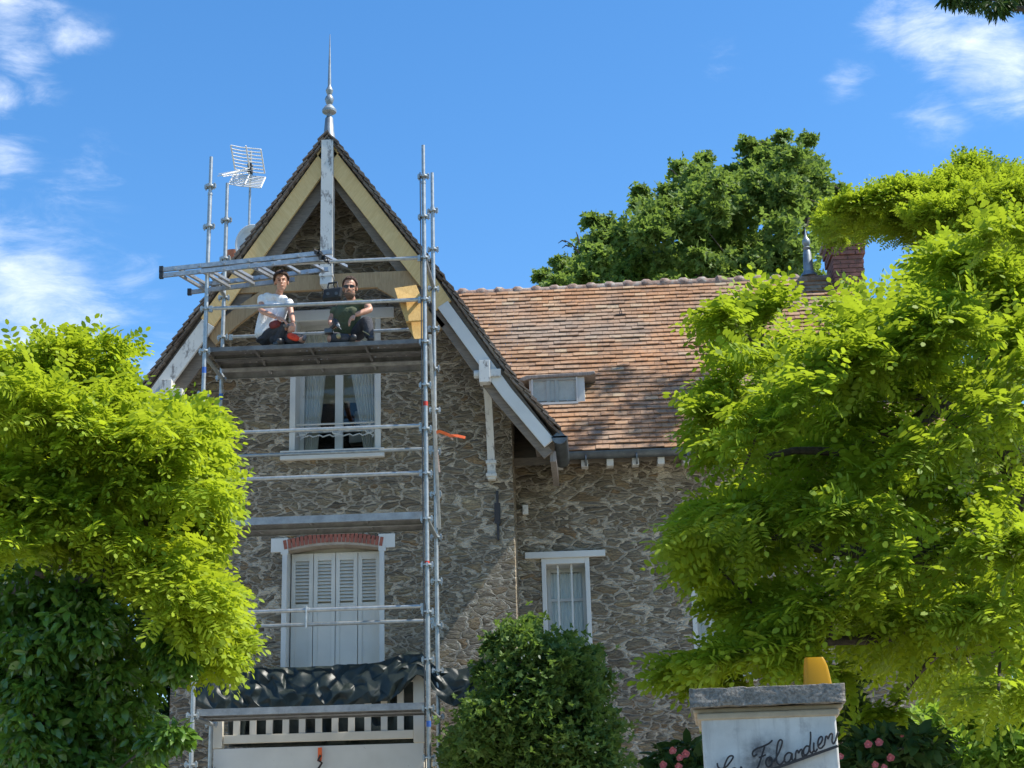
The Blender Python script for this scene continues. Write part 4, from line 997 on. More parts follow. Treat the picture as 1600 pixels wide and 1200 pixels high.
# --- man with sunglasses
p2 = thing('person', 'bearded person in green T-shirt and sunglasses sitting on the top deck holding a drill', 'person', (Q(1100, 850, 16.85).x, 16.85, DZ))
Y2 = 16.95
hip = Q(1085, 760, Y2+.05); hip.z = DZ+.15
sp1, sp2 = Q(1065, 640, Y2+.03), Q(1080, 540, Y2+.0); ch1 = Q(1120, 455, Y2-.02); nk = Q(1130, 395, Y2-.03); hd = Q(1113, 268, Y2-.08)
shl, shr = Q(975, 470, Y2), Q(1272, 425, Y2-.02)
el_l = Q(915, 590, Y2-.02); wr_l = Q(905, 640, Y2-.18)
el_r = Q(1325, 492, Y2-.16); wr_r = Q(1165, 550, Y2-.27)
hl, hr_ = hip+Vector((-.08, 0, 0)), hip+Vector((.08, 0, 0))
kr = Q(1295, 590, Y2-.20); ar = Q(1315, 850, Y2-.20); ar.z = DZ+.06
kl = Q(905, 850, Y2-.22); kl.z = DZ+.08; al_ = Q(1120, 850, Y2-.27); al_.z = DZ+.055
R, F, U = frame((.02, -1, -.16), (.02, 0, 1))
b2 = chains(torso(-.012)+[[(nk-Vector((0, 0, .04)), .055), (nk, .052), (hd-U*.06, .05)],
    [(shl, .048), (shl.lerp(el_l, .5), .043), (el_l, .036), (el_l.lerp(wr_l, .4), .036), (wr_l, .026)],
    [(shr, .05), (shr.lerp(el_r, .5), .046), (el_r, .038), (el_r.lerp(wr_r, .4), .037), (wr_r, .026)],
    [(hl, .085), (hl.lerp(kl, .5), .075), (kl, .056), (kl.lerp(al_, .45), .05), (al_, .034)],
    [(hr_, .085), (hr_.lerp(kr, .5), .075), (kr, .056), (kr.lerp(ar, .45), .05), (ar, .034)]]
    + hand_chains(wr_r, (Q(1105, 610, Y2-.29)-wr_r), (-.55, -.5, .6), (0, -.5, -1), curl=.55)
    + hand_chains(wr_l, (Q(960, 650, Y2-.30)-wr_l)*1.0, (-.5, -.85, .3), (0, 0, 1), curl=1.25))
head_mb(b2, hd, R, F, U, 1.02)
fused('body', b2, 'skin', p2, .0055, 3)
tee = chains(torso(.01)+[[(shl, .066), (shl.lerp(el_l, .35), .06), (shl.lerp(el_l, .75), .056)], [(shr, .066), (shr.lerp(el_r, .3), .06), (shr.lerp(el_r, .55), .057)]])
fused('tee_shirt', tee, 'tee_green', p2, .009, 3)
tr = chains([[(hip+Vector((0, 0, .03)), .12), (hip-Vector((0, 0, .03)), .12)], [(hl, .10), (hl.lerp(kl, .5), .088), (kl, .068), (kl.lerp(al_, .45), .062), (al_, .05)], [(hr_, .10), (hr_.lerp(kr, .5), .09), (kr, .070), (kr.lerp(ar, .45), .064), (ar, .052)]])
tr2 = fused('trousers', tr, 'trouser2', p2, .009, 3)
mb = MB(); mb.tube([Q(1245, 715, Y2-.285), Q(1300, 745, Y2-.28), Q(1345, 790, Y2-.26), Q(1350, 835, Y2-.26)], .006, 5); obj('pocket_seam', mb, 'khaki', tr2)
kc = MB()
fused('cloth_flap', chains([[(Q(985, 745, Y2-.30), .03), (Q(1000, 790, Y2-.32), .028)]]), 'khaki', tr2, .008, 2)
for a, dx in ((ar, .02), (al_, .03)):
    sh_ = chains([[(a+Vector((0, .04, -.01)), .046), (a+Vector((dx, -.04, -.018)), .042), (a+Vector((dx*2, -.12, -.022)), .036)]]); fused('shoe', sh_, 'blackp', p2, .008, 2)
hair(hd, R, F, U, 1.035, p2, short=True)
w = lambda x, y, z: hd+(R*x+F*y+U*z)*1.02
mb = MB(); V = []; Fc = []; n, m = 24, 9         # beard: shell round the jaw
for i in range(m+1):
    th = rad(98+62*i/m)
    for k in range(n+1):
        ph = rad(-8+196*k/n); r1 = 1.07+.03*noise.noise(Vector((k*.5, i*.6, 2)))
        yy = .018+.070*math.sin(th)*math.sin(ph)*r1
        z = -.046+.078*math.cos(th)*r1 - .012*math.sin(ph)
        V.append(w(.060*math.sin(th)*math.cos(ph)*r1, yy+.010*math.sin(ph), z-.004))
for i in range(m):
    for k in range(n): a = i*(n+1)+k; Fc.append((a, a+1, a+n+2, a+n+1))
mb.add(V, Fc); o = obj('beard', mb, 'beard', p2, True); q = o.modifiers.new('t', 'SOLIDIFY'); q.thickness = .008
mb = MB(); mb.tube([w(x, .096-abs(x)*.25, -.046-abs(x)*.25) for x in (-.028, -.014, 0, .014, .028)], .005, 6); obj('moustache', mb, 'beard', p2, True)
mb = MB()
for s_ in (-1, 1):
    mb.poly([], [], 0, 0) if False else None
    cc = [w(s_*.033+.030*math.cos(a)*(1 if True else 1), .098-.012*abs(math.cos(a)), .002+.019*math.sin(a)) for a in [2*math.pi*k/14 for k in range(14)]]
    cb = [q_-F*.006 for q_ in cc]; mb.add(cc+cb, [tuple(range(14)), tuple(range(14, 28))[::-1]]+[(k, (k+1) % 14, (k+1) % 14+14, k+14) for k in range(14)])
    mb.tube([w(s_*.062, .085, .006), w(s_*.080, .03, .006), w(s_*.082, -.01, .0)], .0035, 6)
mb.tube([w(-.012, .1, .008), w(.012, .1, .008)], .003, 6)
obj('sunglasses', mb, 'blackp', p2)
# --- cordless drill
dr = thing('drill', 'black cordless drill held in the hand of the person with sunglasses', 'drill', tuple(Q(985, 680, Y2-.32)))
c = Q(975, 640, Y2-.33); tip = Q(1015, 690, Y2-.42)
mb = MB(); d = (tip-c).normalized(); mb.tube([c-d*.09, c-d*.085, c+d*.02, c+d*.04], [.02, .032, .032, .026], 14); obj('motor_housing', mb, 'blackp', dr, True)
mb = MB(); mb.tube([c+d*.04, c+d*.05, c+d*.09], [.022, .02, .011], 12); obj('chuck', mb, 'zinc', dr, True)
mb = MB(); mb.tube([c+d*.09, c+d*.16], .004, 6); obj('drill_bit', mb, 'galv', dr)
g_ = Q(900, 700, Y2-.26); mb = MB(); mb.tube([c-d*.03, c.lerp(g_, .55), g_], [.022, .019, .021], 10); obj('grip', mb, 'blackp', dr, True)
mb = MB(); mb.obox(g_+Vector((-.01, 0, -.02)), (.045, .0, 0), (0, .035, 0), (0, 0, .028)); obj('battery', mb, 'darkzinc', dr, bevel=.006)
# tool bag hanging behind
c = P(520, 460, 17.35); tb = thing('tool_bag', 'dark grey tool case hanging behind the shoulder of the person with sunglasses', 'tool case', tuple(c))
mb = MB(); mb.obox(c, (.11, 0, .01), (0, .05, 0), (.012, 0, .07)); obj('case', mb, 'blackp', tb, bevel=.02)
mb = MB(); mb.tube([c+Vector((-.06, 0, .08)), c+Vector((-.05, 0, .14)), c+Vector((.05, 0, .15)), c+Vector((.06, 0, .08))], .012, 6); mb.tube([c+Vector((0, 0, .14)), Vector((c.x-.0, 17.6, 8.2))], .006, 5); obj('handle', mb, 'blackp', tb)
for s_ in (-1, 1): mb = MB(); mb.tube([c+Vector((s_*.05, -.052, -.01)), c+Vector((s_*.05, -.062, -.01))], .02, 10); obj('latch', mb, 'darkzinc', tb)
# ---------------------------------------------------------------- gate pier
PY = 5.2
gp = thing('gate_pier', 'white rendered gate pier with grey stone cap and black script lettering', 'gate pier', (.54, 5.2, 0))
gp.rotation_euler = (0, 0, rad(-4))
z0 = lambda py: P(1200, py, PY).z
xa, xb = P(1096, 1130, PY).x, P(1306, 1130, PY).x
mb = MB(); mb.box(xa, xb, PY, PY+.45, 0, 2.055); obj('pier_body', mb, 'render', gp, bevel=.006)
mb = MB(); mb.box(xa-.012, xb+.012, PY-.008, PY+.46, 2.04, 2.062); mb.box(xa-.024, xb+.026, PY+.004, PY+.47, 2.0625, 2.078); obj('cornice', mb, 'beigestone', gp, bevel=.006)
cp = bmesh.new(); bmesh.ops.create_cube(cp, size=1)
for v in cp.verts: v.co = Vector((v.co.x*(xb-xa+.065)+(xa+xb)/2, v.co.y*.53+PY+.225, v.co.z*.058+2.108))
bmesh.ops.subdivide_edges(cp, edges=cp.edges, cuts=28, use_grid_fill=True)
for v in cp.verts:
    n_ = noise.noise(v.co*30)*.0035+noise.noise(v.co*90)*.002
    v.co += Vector((n_, n_, n_*1.2))
me = bpy.data.meshes.new('cap'); cp.to_mesh(me); cp.free(); me.materials.append(M['capstone']); o = bpy.data.objects.new('cap', me); link(o, gp)
for f in me.polygons: f.use_smooth = True
def G(zx, zy): return P(1040+zx/4.444, 1000+zy/4.444, PY-.018)
def smoothpts(pts, n=6):
    P_ = [Vector(p) for p in pts]; out = []
    for i in range(len(P_)-1):
        p0, p1, p2_, p3 = P_[max(i-1, 0)], P_[i], P_[i+1], P_[min(i+2, len(P_)-1)]
        for k in range(n):
            t_ = k/n; out.append(.5*((2*p1)+(-p0+p2_)*t_+(2*p0-5*p1+4*p2_-p3)*t_*t_+(-p0+3*p1-3*p2_+p3)*t_**3))
    return out+[P_[-1]]
strokes = [
 [(362, 852), (368, 880), (392, 893), (425, 878), (455, 842), (473, 812), (462, 802), (440, 812), (420, 850), (408, 890), (396, 930), (372, 955), (345, 955), (343, 940), (368, 936), (400, 950), (430, 956), (455, 940)],
 [(462, 925), (490, 905), (488, 890), (468, 893), (458, 918), (470, 938), (500, 925), (518, 905), (528, 880), (535, 900), (540, 915), (520, 925)],
 [(640, 790), (618, 806), (607, 795), (612, 772), (640, 752), (680, 738), (720, 718), (745, 695)],
 [(692, 738), (682, 770), (672, 800), (660, 840), (645, 880), (625, 910), (600, 925)], [(650, 815), (675, 808), (700, 795)],
 [(728, 812), (708, 822), (698, 850), (710, 878), (732, 872), (744, 845), (736, 818), (722, 816), (735, 838), (760, 840)],
 [(755, 845), (785, 790), (808, 730), (812, 702), (799, 693), (784, 712), (775, 760), (772, 820), (780, 855), (800, 864), (822, 842), (832, 825)],
 [(878, 788), (855, 783), (832, 805), (828, 838), (845, 852), (868, 832), (880, 788), (880, 825), (892, 838), (905, 815)],
 [(905, 832), (905, 790), (914, 768), (922, 772), (925, 785), (940, 762), (952, 762)], [(952, 762), (948, 790), (955, 812), (968, 800)],
 [(1000, 742), (980, 738), (962, 760), (960, 790), (975, 800), (992, 780), (1003, 735), (1008, 680), (1007, 637)], [(1003, 735), (1003, 772), (1016, 785), (1028, 770)],
 [(1030, 712), (1030, 765), (1042, 775), (1056, 755)],
 [(1056, 740), (1080, 715), (1090, 688), (1082, 672), (1066, 685), (1058, 715), (1064, 748), (1082, 752), (1102, 730)],
 [(1102, 735), (1108, 700), (1114, 672), (1124, 672), (1128, 688), (1142, 658), (1156, 652), (1158, 670), (1156, 705), (1166, 722), (1180, 700)],
 [(1180, 705), (1188, 670), (1196, 645), (1201, 650)]]
for i, s_ in enumerate(strokes):
    mb = MB(); pts = smoothpts([G(*q) for q in s_]); mb.tube(pts, [.0017]+[.0029]*(len(pts)-2)+[.0015], 7); obj('letter_stroke', mb, 'iron', gp, True)
mb = MB(); mb.beam(G(430, 1010), G(1196, 738), .005, .0085); obj('underline_bar', mb, 'iron', gp)
for zx, zy in ((500, 983), (850, 860), (1150, 755)):
    mb = MB(); a = G(zx, zy); mb.tube([a, a+Vector((0, .02, 0))], .003, 6); obj('letter_pin', mb, 'iron', gp)
# amber beacon on the cap
bx = P(1279, 1062, 5.36); bc = thing('warning_beacon', 'amber gate warning beacon on the right end of the pier cap', 'beacon', (bx.x, 5.40, 2.137))
mb = MB(); V = []; n = 20
prof = [(.0, 1.0, .0), (.02, .99, .0), (.05, .92, .0), (.078, .84, .0), (.100, .72, 0), (.107, .66, 0), (.108, .02, 0)]
for h_, k_, _ in prof:
    for k in range(n):
        a = 2*math.pi*k/n; ca, sa = math.cos(a), math.sin(a)
        ex_ = .045*(abs(ca)**.3)*(1 if ca > 0 else -1); ey_ = .035*(abs(sa)**.3)*(1 if sa > 0 else -1)
        shx = -(1-k_)*.030+.004*(h_/.084)
        V.append((bx.x+ex_*k_+shx, 5.40+ey_*k_, 2.143+h_))
mb.add(V, [(i*n+k, i*n+(k+1) % n, (i+1)*n+(k+1) % n, (i+1)*n+k) for i in range(len(prof)-1) for k in range(n)]+[tuple((len(prof)-1)*n+k for k in range(n))])
t = NT('amber_lens'); b = t.n('ShaderNodeBsdfPrincipled', {'Base Color': (.58, .33, .004, 1), 'Roughness': .3}); tb_ = t.n('ShaderNodeBsdfTranslucent', {'Color': (.62, .38, .004, 1)})
ms = t.n('ShaderNodeMixShader', {0: .45, 1: b.outputs[0], 2: tb_.outputs[0]}); t.t.links.new(ms.outputs[0], t.out.inputs[0]); M['lens'] = t.m
obj('lens', mb, 'lens', bc, True)
mb = MB(); mb.lathe([(.012, 2.15), (.014, 2.17), (.011, 2.195), (.003, 2.2)], (bx.x-.003, 5.40, 0), 12); obj('bulb', mb, 'whitep', bc, True)
mb = MB(); mb.box(bx.x-.05, bx.x+.05, 5.362, 5.438, 2.132, 2.146); obj('beacon_base', mb, 'blackp', bc, bevel=.003)

# ---------------------------------------------------------------- vegetation
def inpoly(px, py, poly):
    c = False; n = len(poly); j = n-1
    for i in range(n):
        xi, yi = poly[i]; xj, yj = poly[j]
        if (yi > py) != (yj > py) and px < (xj-xi)*(py-yi)/(yj-yi)+xi: c = not c
        j = i
    return c
def clumps(poly, n, y0, y1, r0, r1, edge=.8, mg=0, vf=.8):
    xs = [p[0] for p in poly]; ys = [p[1] for p in poly]; out = []; g = 0
    while len(out) < n and g < n*60:
        g += 1; x, y, r = random.uniform(min(xs), max(xs)), random.uniform(min(ys), max(ys)), random.uniform(r0, r1)
        if all(inpoly(x+math.cos(a)*(r*edge+mg), y+math.sin(a)*(r*edge*vf+mg*.6), poly) for a in [k*math.pi/4 for k in range(8)]):
            out.append((x, y, random.uniform(y0, y1), r))
    return out
def rotmats(fw, nr):
    fw = fw/np.linalg.norm(fw, axis=1, keepdims=True); s_ = np.cross(nr, fw); s_ /= np.linalg.norm(s_, axis=1, keepdims=True)+1e-9
    return np.stack([fw, s_, np.cross(fw, s_)], axis=2)     # columns: forward, side, normal
def scatter(name, tmpls, base, fw, nr, size, tint, mat, parent, label=None):
    """tmpls: list of (verts(N,3), loops list of face index lists)"""
    R_ = rotmats(fw, nr); idx = RNG.integers(0, len(tmpls), len(base)); Vs, Ls, Ss, Ts = [], [], [], []; vo = 0; lo = 0
    for k, (tv, tf) in enumerate(tmpls):
        sel = np.where(idx == k)[0]
        if not len(sel): continue
        V = np.einsum('nij,vj->nvi', R_[sel], tv)*size[sel][:, None, None]+base[sel][:, None, :]
        nv = len(tv); fl = np.array([i for f in tf for i in f]); ln = np.array([len(f) for f in tf])
        st = np.concatenate([[0], np.cumsum(ln)[:-1]])
        Ls.append((fl[None, :]+(np.arange(len(sel))*nv)[:, None]+vo).ravel()); Ss.append((st[None, :]+(np.arange(len(sel))*len(fl))[:, None]+lo).ravel())
        Ts.append((tint[sel][:, None]+RNG.uniform(-.2, .2, (len(sel), len(tf)))).clip(0, 1).ravel())
        Vs.append(V.reshape(-1, 3)); vo += len(sel)*nv; lo += len(sel)*len(fl)
    return npmesh(name, np.concatenate(Vs), np.concatenate(Ls), np.concatenate(Ss), np.concatenate(Ts), mat, parent, label)
def leaflet(c, d, s_, n_, L_, W_):
    p = [c, c+d*L_*.3+s_*W_*.46+n_*.08*W_, c+d*L_*.72+s_*W_*.44, c+d*L_-n_*.1*W_, c+d*L_*.72-s_*W_*.44, c+d*L_*.3-s_*W_*.46+n_*.08*W_]
    return p
def compound(seed):
    r = random.Random(seed); V = []; F = []; n = r.choice((6, 7, 8)); Ln = 1.0; droop = r.uniform(.12, .4)
    for i in range(n+1):
        k = .16+.84*i/n; c = Vector((k*Ln, r.uniform(-.01, .01), -droop*k*k)); t_ = Vector((1, 0, -2*droop*k)).normalized()
        for sd_ in ((-1, 1) if i < n else (0,)):
            d = (t_*(.45 if sd_ else 1)+Vector((0, sd_*.9, r.uniform(-.25, .12)))).normalized(); n_ = Vector((r.uniform(-.3, .3), r.uniform(-.3, .3), 1)); s_ = n_.cross(d).normalized(); n_ = d.cross(s_)
            o = len(V); V += leaflet(c+d*.012, d, s_, n_, r.uniform(.17, .22)*(.8+.3*math.sin(k*3)), r.uniform(.085, .11)); F.append([o+j for j in range(6)])
    # rachis
    o = len(V); V += [Vector((0, -.004, 0)), Vector((0, .004, 0)), Vector((.55, .003, -droop*.3)), Vector((.55, -.003, -droop*.3)), Vector((1, .002, -droop)), Vector((1, -.002, -droop))]; F += [[o, o+1, o+2, o+3], [o+3, o+2, o+4, o+5]]
    return np.array([tuple(v) for v in V]), F
CT = [compound(i) for i in range(7)]
def single(w_=.5, fold=.12, bend=.15):
    v = np.array([(0, 0, 0), (.3, w_*.5, fold), (.7, w_*.42, fold*.6-bend*.5), (1, 0, -bend), (.7, -w_*.42, fold*.6-bend*.5), (.3, -w_*.5, fold), (.5, 0, 0)])
    return v, [[0, 1, 6], [1, 2, 6], [2, 3, 6], [3, 4, 6], [4, 5, 6], [5, 0, 6]]
def cluster(seed, n=6, w_=.45):
    r = random.Random(seed); V = []; F = []
    for i in range(n):
        a = 2*math.pi*i/n+r.uniform(-.4, .4); d = Vector((math.cos(a), math.sin(a), r.uniform(-.4, .5))).normalized(); n_ = Vector((r.uniform(-.4, .4), r.uniform(-.4, .4), 1)); s_ = n_.cross(d).normalized(); n_ = d.cross(s_); o = len(V)
        L_ = r.uniform(.7, 1); p = [Vector((0, 0, 0)), d*L_*.35+s_*w_*.4*L_, d*L_*.6+s_*w_*.28*L_, d*L_, d*L_*.62-s_*w_*.32*L_, d*L_*.3-s_*w_*.4*L_]
        V += p; F.append([o+j for j in range(6)])
    return np.array([tuple(v) for v in V]), F
OT = [cluster(i) for i in range(6)]; OT2 = [cluster(i+20, 5, .75) for i in range(6)]; ST = [single(.42), single(.5, .1, .25), single(.36, .15, .1)]
def foliage(name, cl, per, lsize, tm, mat, parent, radial=None, rw=.9, up=.5, outw=1.0, flat=.7, drop=0.0, tint=None, label=None, shell=.6, soft=False):
    B, Fw, N, S, T = [], [], [], [], []
    for (px, py, Y, r) in cl:
        c = np.array(P(px, py, Y)); R_ = r*Y/FPX*1.03; n = max(4, int(per*RNG.uniform(.75, 1.25)))
        d = RNG.normal(size=(n, 3)); d /= np.linalg.norm(d, axis=1, keepdims=True); ext = 1.0 if radial is None else np.where(RNG.random(n) < .16, RNG.uniform(1.1, 1.42, n), 1.0); k = ext* np.abs(RNG.normal(.6, .46, n)) if soft else RNG.uniform(shell**3, 1, n)**(1/3)
        pos = c+d*k[:, None]*R_*np.array([1, 1, flat]); B.append(pos)
        f = d*outw*np.array([1, 1, .4])+RNG.normal(size=(n, 3))*(.45 if radial is None else .32)
        if radial is not None:
            q = c-np.array(radial); q[2] *= .35; q /= np.linalg.norm(q)+1e-6; f = f*.7+q*rw; f[:, 2] += RNG.uniform(-.15, .25)
        f[:, 2] -= drop; Fw.append(f)
        nn = RNG.normal(size=(n, 3))*(.45 if radial is None else .55)+d*.35; nn[:, 2] += up+.3; N.append(nn)
        S.append(RNG.uniform(lsize*.75, lsize*1.2, n)); T.append(np.full(n, RNG.uniform(.15, .85))+RNG.uniform(-.3, .3, n))
    return scatter(name, tm, np.concatenate(B), np.concatenate(Fw), np.concatenate(N), np.concatenate(S), np.concatenate(T), mat, parent, label)
def limbs(name, cl, mains, parent, r_end=.006, every=1, mat='bark', r_tw=.02):
    """mains: list of polylines [(Vector, radius)...]; every clump is joined to the nearest limb point"""
    mb = MB(); nodes = []
    for ml in mains:
        pts = smoothpts([q[0] for q in ml], 5); rs = np.interp(np.linspace(0, len(ml)-1, len(pts)), range(len(ml)), [q[1] for q in ml])
        pts = [p+Vector((noise.noise(p*3), noise.noise(p*3+Vector((9, 0, 0))), noise.noise(p*3+Vector((0, 9, 0)))))*.05 for p in pts]
        mb.tube(pts, list(rs), 8); nodes += list(zip(pts, rs))
    for i, (px, py, Y, r) in enumerate(cl):
        if i % every: continue
        c = P(px, py, Y); b, br_ = min(nodes, key=lambda q: (q[0]-c).length+max(0, (q[0].z-c.z))*.8)
        m_ = b.lerp(c, .5)+Vector((random.uniform(-.1, .1), random.uniform(-.1, .1), random.uniform(-.02, .14)))*(c-b).length*.6
        pts = smoothpts([b, m_, c], 5); mb.tube(pts, list(np.linspace(min(br_*.6, r_tw), r_end, len(pts))), 5); nodes += [(p, .012) for p in pts[3:]]
    return obj(name, mb, mat, parent, True)
M['rob'] = leaf_mat('acacia_leaf', (.19, .285, .022), (.31, .38, .032), (.54, .66, .03), .42)
M['rob2'] = leaf_mat('acacia_leaf_right', (.125, .21, .020), (.26, .335, .032), (.48, .61, .03), .42)
M['oak'] = leaf_mat('oak_leaf', (.11, .17, .045), (.18, .25, .065), (.26, .38, .06), .42)
M['priv'] = leaf_mat('glossy_leaf', (.055, .12, .02), (.12, .22, .035), (.2, .38, .03), .3, .25, .6)
M['jas'] = leaf_mat('jasmine_leaf', (.065, .12, .03), (.13, .20, .045), (.2, .32, .04), .35)
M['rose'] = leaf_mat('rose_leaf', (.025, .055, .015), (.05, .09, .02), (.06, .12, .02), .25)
M['bright'] = leaf_mat('hedge_leaf', (.12, .2, .03), (.22, .32, .05), (.4, .6, .05), .4)
M['petal'] = leaf_mat('rose_petal', (.62, .16, .17), (.72, .27, .26), (.6, .2, .2), .25, .6, .2)
M['flower'] = leaf_mat('cream_flower', (.62, .62, .38), (.7, .68, .5), (.5, .5, .3), .3)

# left acacia
LP = [(-60, 560), (-10, 545), (30, 545), (60, 565), (95, 548), (78, 520), (110, 508), (160, 522), (200, 545), (222, 580), (218, 605), (262, 622), (312, 618), (352, 668), (342, 720), (388, 760), (352, 800), (358, 850), (335, 880), (372, 915), (398, 1005), (350, 1030), (300, 1045), (262, 1005), (215, 955), (160, 915), (90, 890), (-60, 900)]
t1 = thing('acacia_tree', 'bright yellow green acacia tree leaning in from the left edge', 'tree', (-4.2, 9.6, 0), 'acacia trees framing the house')
cl = clumps(LP, 215, 8.2, 11.6, 20, 56, .9, 32, .5)
cl += [(x-(32 if x > 180 else 0), y+16, random.uniform(9.0, 9.8), 14) for x, y in [(95, 540), (120, 528), (165, 538), (205, 590), (330, 660), (340, 690), (355, 755), (320, 640), (340, 800), (375, 975), (365, 1000), (340, 1010), (345, 930), (10, 560), (30, 560)]]
foliage('crown', cl, 46, .24, CT, 'rob', t1, tuple(P(60, 860, 10.6)), up=.75, drop=.12, flat=.52)
tb0 = P(-130, 1500, 9.9); mains = [[(Vector((tb0.x, 9.9, 0)), .17), (P(-120, 1200, 9.9), .14), (P(-60, 990, 9.8), .10), (P(60, 900, 9.7), .065), (P(180, 800, 9.6), .045), (P(260, 740, 9.5), .025)],
    [(P(-60, 990, 9.8), .09), (P(40, 960, 9.5), .06), (P(140, 905, 9.3), .045), (P(260, 890, 9.2), .03), (P(340, 960, 9.2), .015)], [(P(-60, 990, 9.8), .08), (P(-20, 860, 10.2), .07), (P(40, 740, 10.3), .05), (P(100, 620, 10.2), .025)],
    [(P(-90, 1080, 9.8), .06), (P(20, 985, 9.2), .04), (P(130, 965, 9.0), .025)]]
limbs('trunk', cl, mains, t1, every=2)
# right acacia
RP1 = [(1282, 330), (1300, 305), (1335, 300), (1360, 285), (1385, 292), (1430, 285), (1470, 262), (1490, 243), (1535, 238), (1548, 262), (1590, 268), (1680, 262), (1680, 440), (1560, 420), (1440, 375), (1400, 385), (1350, 372), (1310, 385), (1285, 360)]
RP2 = [(1072, 492), (1115, 488), (1130, 468), (1165, 462), (1200, 482), (1240, 492), (1275, 480), (1300, 445), (1345, 440), (1420, 430), (1470, 400), (1680, 380), (1680, 1180), (1560, 1140), (1450, 1130), (1390, 1105), (1340, 1070), (1290, 1035), (1200, 1065), (1095, 1062), (1015, 1040), (1040, 1005), (1085, 985), (1080, 930), (1040, 880), (1030, 820), (1075, 765), (1130, 762), (1175, 745), (1100, 715), (1070, 690), (1060, 660), (1095, 620), (1090, 560), (1100, 520)]
t2 = thing('acacia_tree', 'large spreading acacia tree with layered sprays directly above and behind the gate pier', 'tree', (2.6, 8.4, 0), 'acacia trees framing the house')
cl2 = clumps(RP2, 195, 6.9, 9.8, 20, 60, .88, 44, .5)+clumps([(1440, 400), (1480, 370), (1680, 350), (1680, 600), (1440, 560)], 22, 7.2, 9.6, 24, 50, .8, 10, .4)
cle = [(x+(48 if x < 1200 else 14), y+10, random.uniform(7.4, 8.4), 11) for x, y in [(1095, 492), (1120, 500), (1150, 480), (1165, 480), (1085, 670), (1100, 690), (1080, 640), (1055, 810), (1050, 840), (1095, 780), (1140, 775), (1050, 1030), (1035, 1035), (1080, 1015), (1110, 1050), (1320, 590), (1350, 590), (1300, 330), (1340, 310), (1380, 300), (1500, 258), (1530, 255), (1420, 295), (1095, 600), (1065, 870), (1300, 1040), (1380, 1100)]]
cl2 = [c for c in cl2 if ((c[0]-1535)/60)**2+((c[1]-560)/55)**2 > 1 and ((c[0]-1330)/55)**2+((c[1]-880)/35)**2 > 1 and ((c[0]-1190)/50)**2+((c[1]-735)/26)**2 > 1]
cl = cl2+[c for c in cle if c[1] > 365]
foliage('crown', cl, 44, .23, CT, 'rob2', t2, tuple(P(1560, 900, 9.2)), up=.75, drop=.14, flat=.52)
t2b = thing('acacia_tree', 'taller acacia tree standing by the house, its crown rising over the brick chimney', 'tree', (5.2, 16.6, 0), 'acacia trees framing the house')
cb = clumps(RP1, 115, 15.6, 18.6, 12, 36, .9, 9, .6)+[(x+8, y+12, random.uniform(16, 18), 9) for x, y in [(1300, 330), (1330, 312), (1375, 298), (1425, 295), (1500, 256), (1530, 252), (1310, 360), (1300, 345)]]+[c for c in clumps([(1420, 320), (1500, 285), (1680, 290), (1680, 620), (1430, 560)], 110, 15.2, 18, 20, 44, .9, 2, .6) if ((c[0]-1535)/55)**2+((c[1]-560)/50)**2 > 1]
foliage('crown', cb, 88, .22, CT, 'rob2', t2b, tuple(P(1500, 480, 17)), up=.75, drop=.05, flat=.5)
limbs('trunk', cb, [[(Vector((5.2, 16.8, 0)), .22), (P(1560, 800, 16.8), .15), (P(1545, 600, 16.8), .11), (P(1520, 450, 16.8), .07), (P(1480, 350, 16.8), .035), (P(1380, 335, 16.8), .008)], [(P(1545, 600, 16.8), .08), (P(1600, 400, 17), .05), (P(1560, 290, 17), .02)]], t2b, every=2, r_tw=.03)
mains = [[(Vector((2.85, 8.4, 0)), .2), (P(1680, 1150, 8.4), .16), (P(1640, 900, 8.4), .13), (P(1570, 700, 8.3), .08), (P(1560, 540, 8.3), .055), (P(1590, 490, 8.4), .035), (P(1560, 450, 8.5), .012)],
   [(P(1570, 700, 8.3), .06), (P(1480, 640, 8.2), .045), (P(1380, 600, 8.1), .03), (P(1200, 560, 8.0), .018)], [(P(1640, 900, 8.4), .09), (P(1520, 860, 8.0), .06), (P(1400, 880, 7.8), .045), (P(1330, 860, 7.8), .035), (P(1150, 820, 7.7), .018)],
   [(P(1540, 570, 8.2), .045), (P(1525, 520, 8.2), .035), (P(1520, 470, 8.3), .02)], [(P(1660, 1050, 8.4), .09), (P(1560, 1010, 8.0), .06), (P(1430, 990, 7.6), .04), (P(1300, 1000, 7.3), .018), (P(1150, 1030, 7.2), .004)],
   [(P(1480, 640, 8.2), .035), (P(1340, 700, 7.9), .025), (P(1200, 720, 7.8), .015)]]
limbs('trunk', cl, mains, t2, every=2)
# oak behind the ridge
OP = [(828, 470), (835, 440), (850, 415), (880, 400), (898, 395), (905, 355), (935, 335), (985, 352), (982, 310), (995, 292), (1038, 290), (1050, 255), (1085, 240), (1110, 242), (1145, 262), (1160, 215), (1195, 222), (1225, 202), (1240, 225), (1272, 208), (1290, 255), (1300, 290), (1335, 290), (1330, 325), (1300, 345), (1290, 400), (1330, 420), (1350, 470), (1400, 500), (828, 500)]
OY = 38
t3 = thing('oak_tree', 'tall dark green oak tree standing behind the tiled roof ridge', 'tree', (tuple(P(1150, 700, OY))[0], OY, 0))
cl = clumps(OP, 260, OY-4, OY+4, 10, 34, .9); t3['category'] = 'tree'
cl += [(x, y, OY+random.uniform(-1, 1), 13) for x, y in [(1220, 215), (1262, 218), (1165, 225), (1190, 232), (1100, 250), (1062, 262), (1040, 300), (1000, 300), (925, 345), (950, 350), (875, 412), (845, 432), (1270, 262), (1315, 298), (1285, 295), (1245, 260), (1140, 270), (860, 450)]]
foliage('crown', cl, 190, .135, OT2, 'oak', t3, up=.3, flat=.8, soft=True)
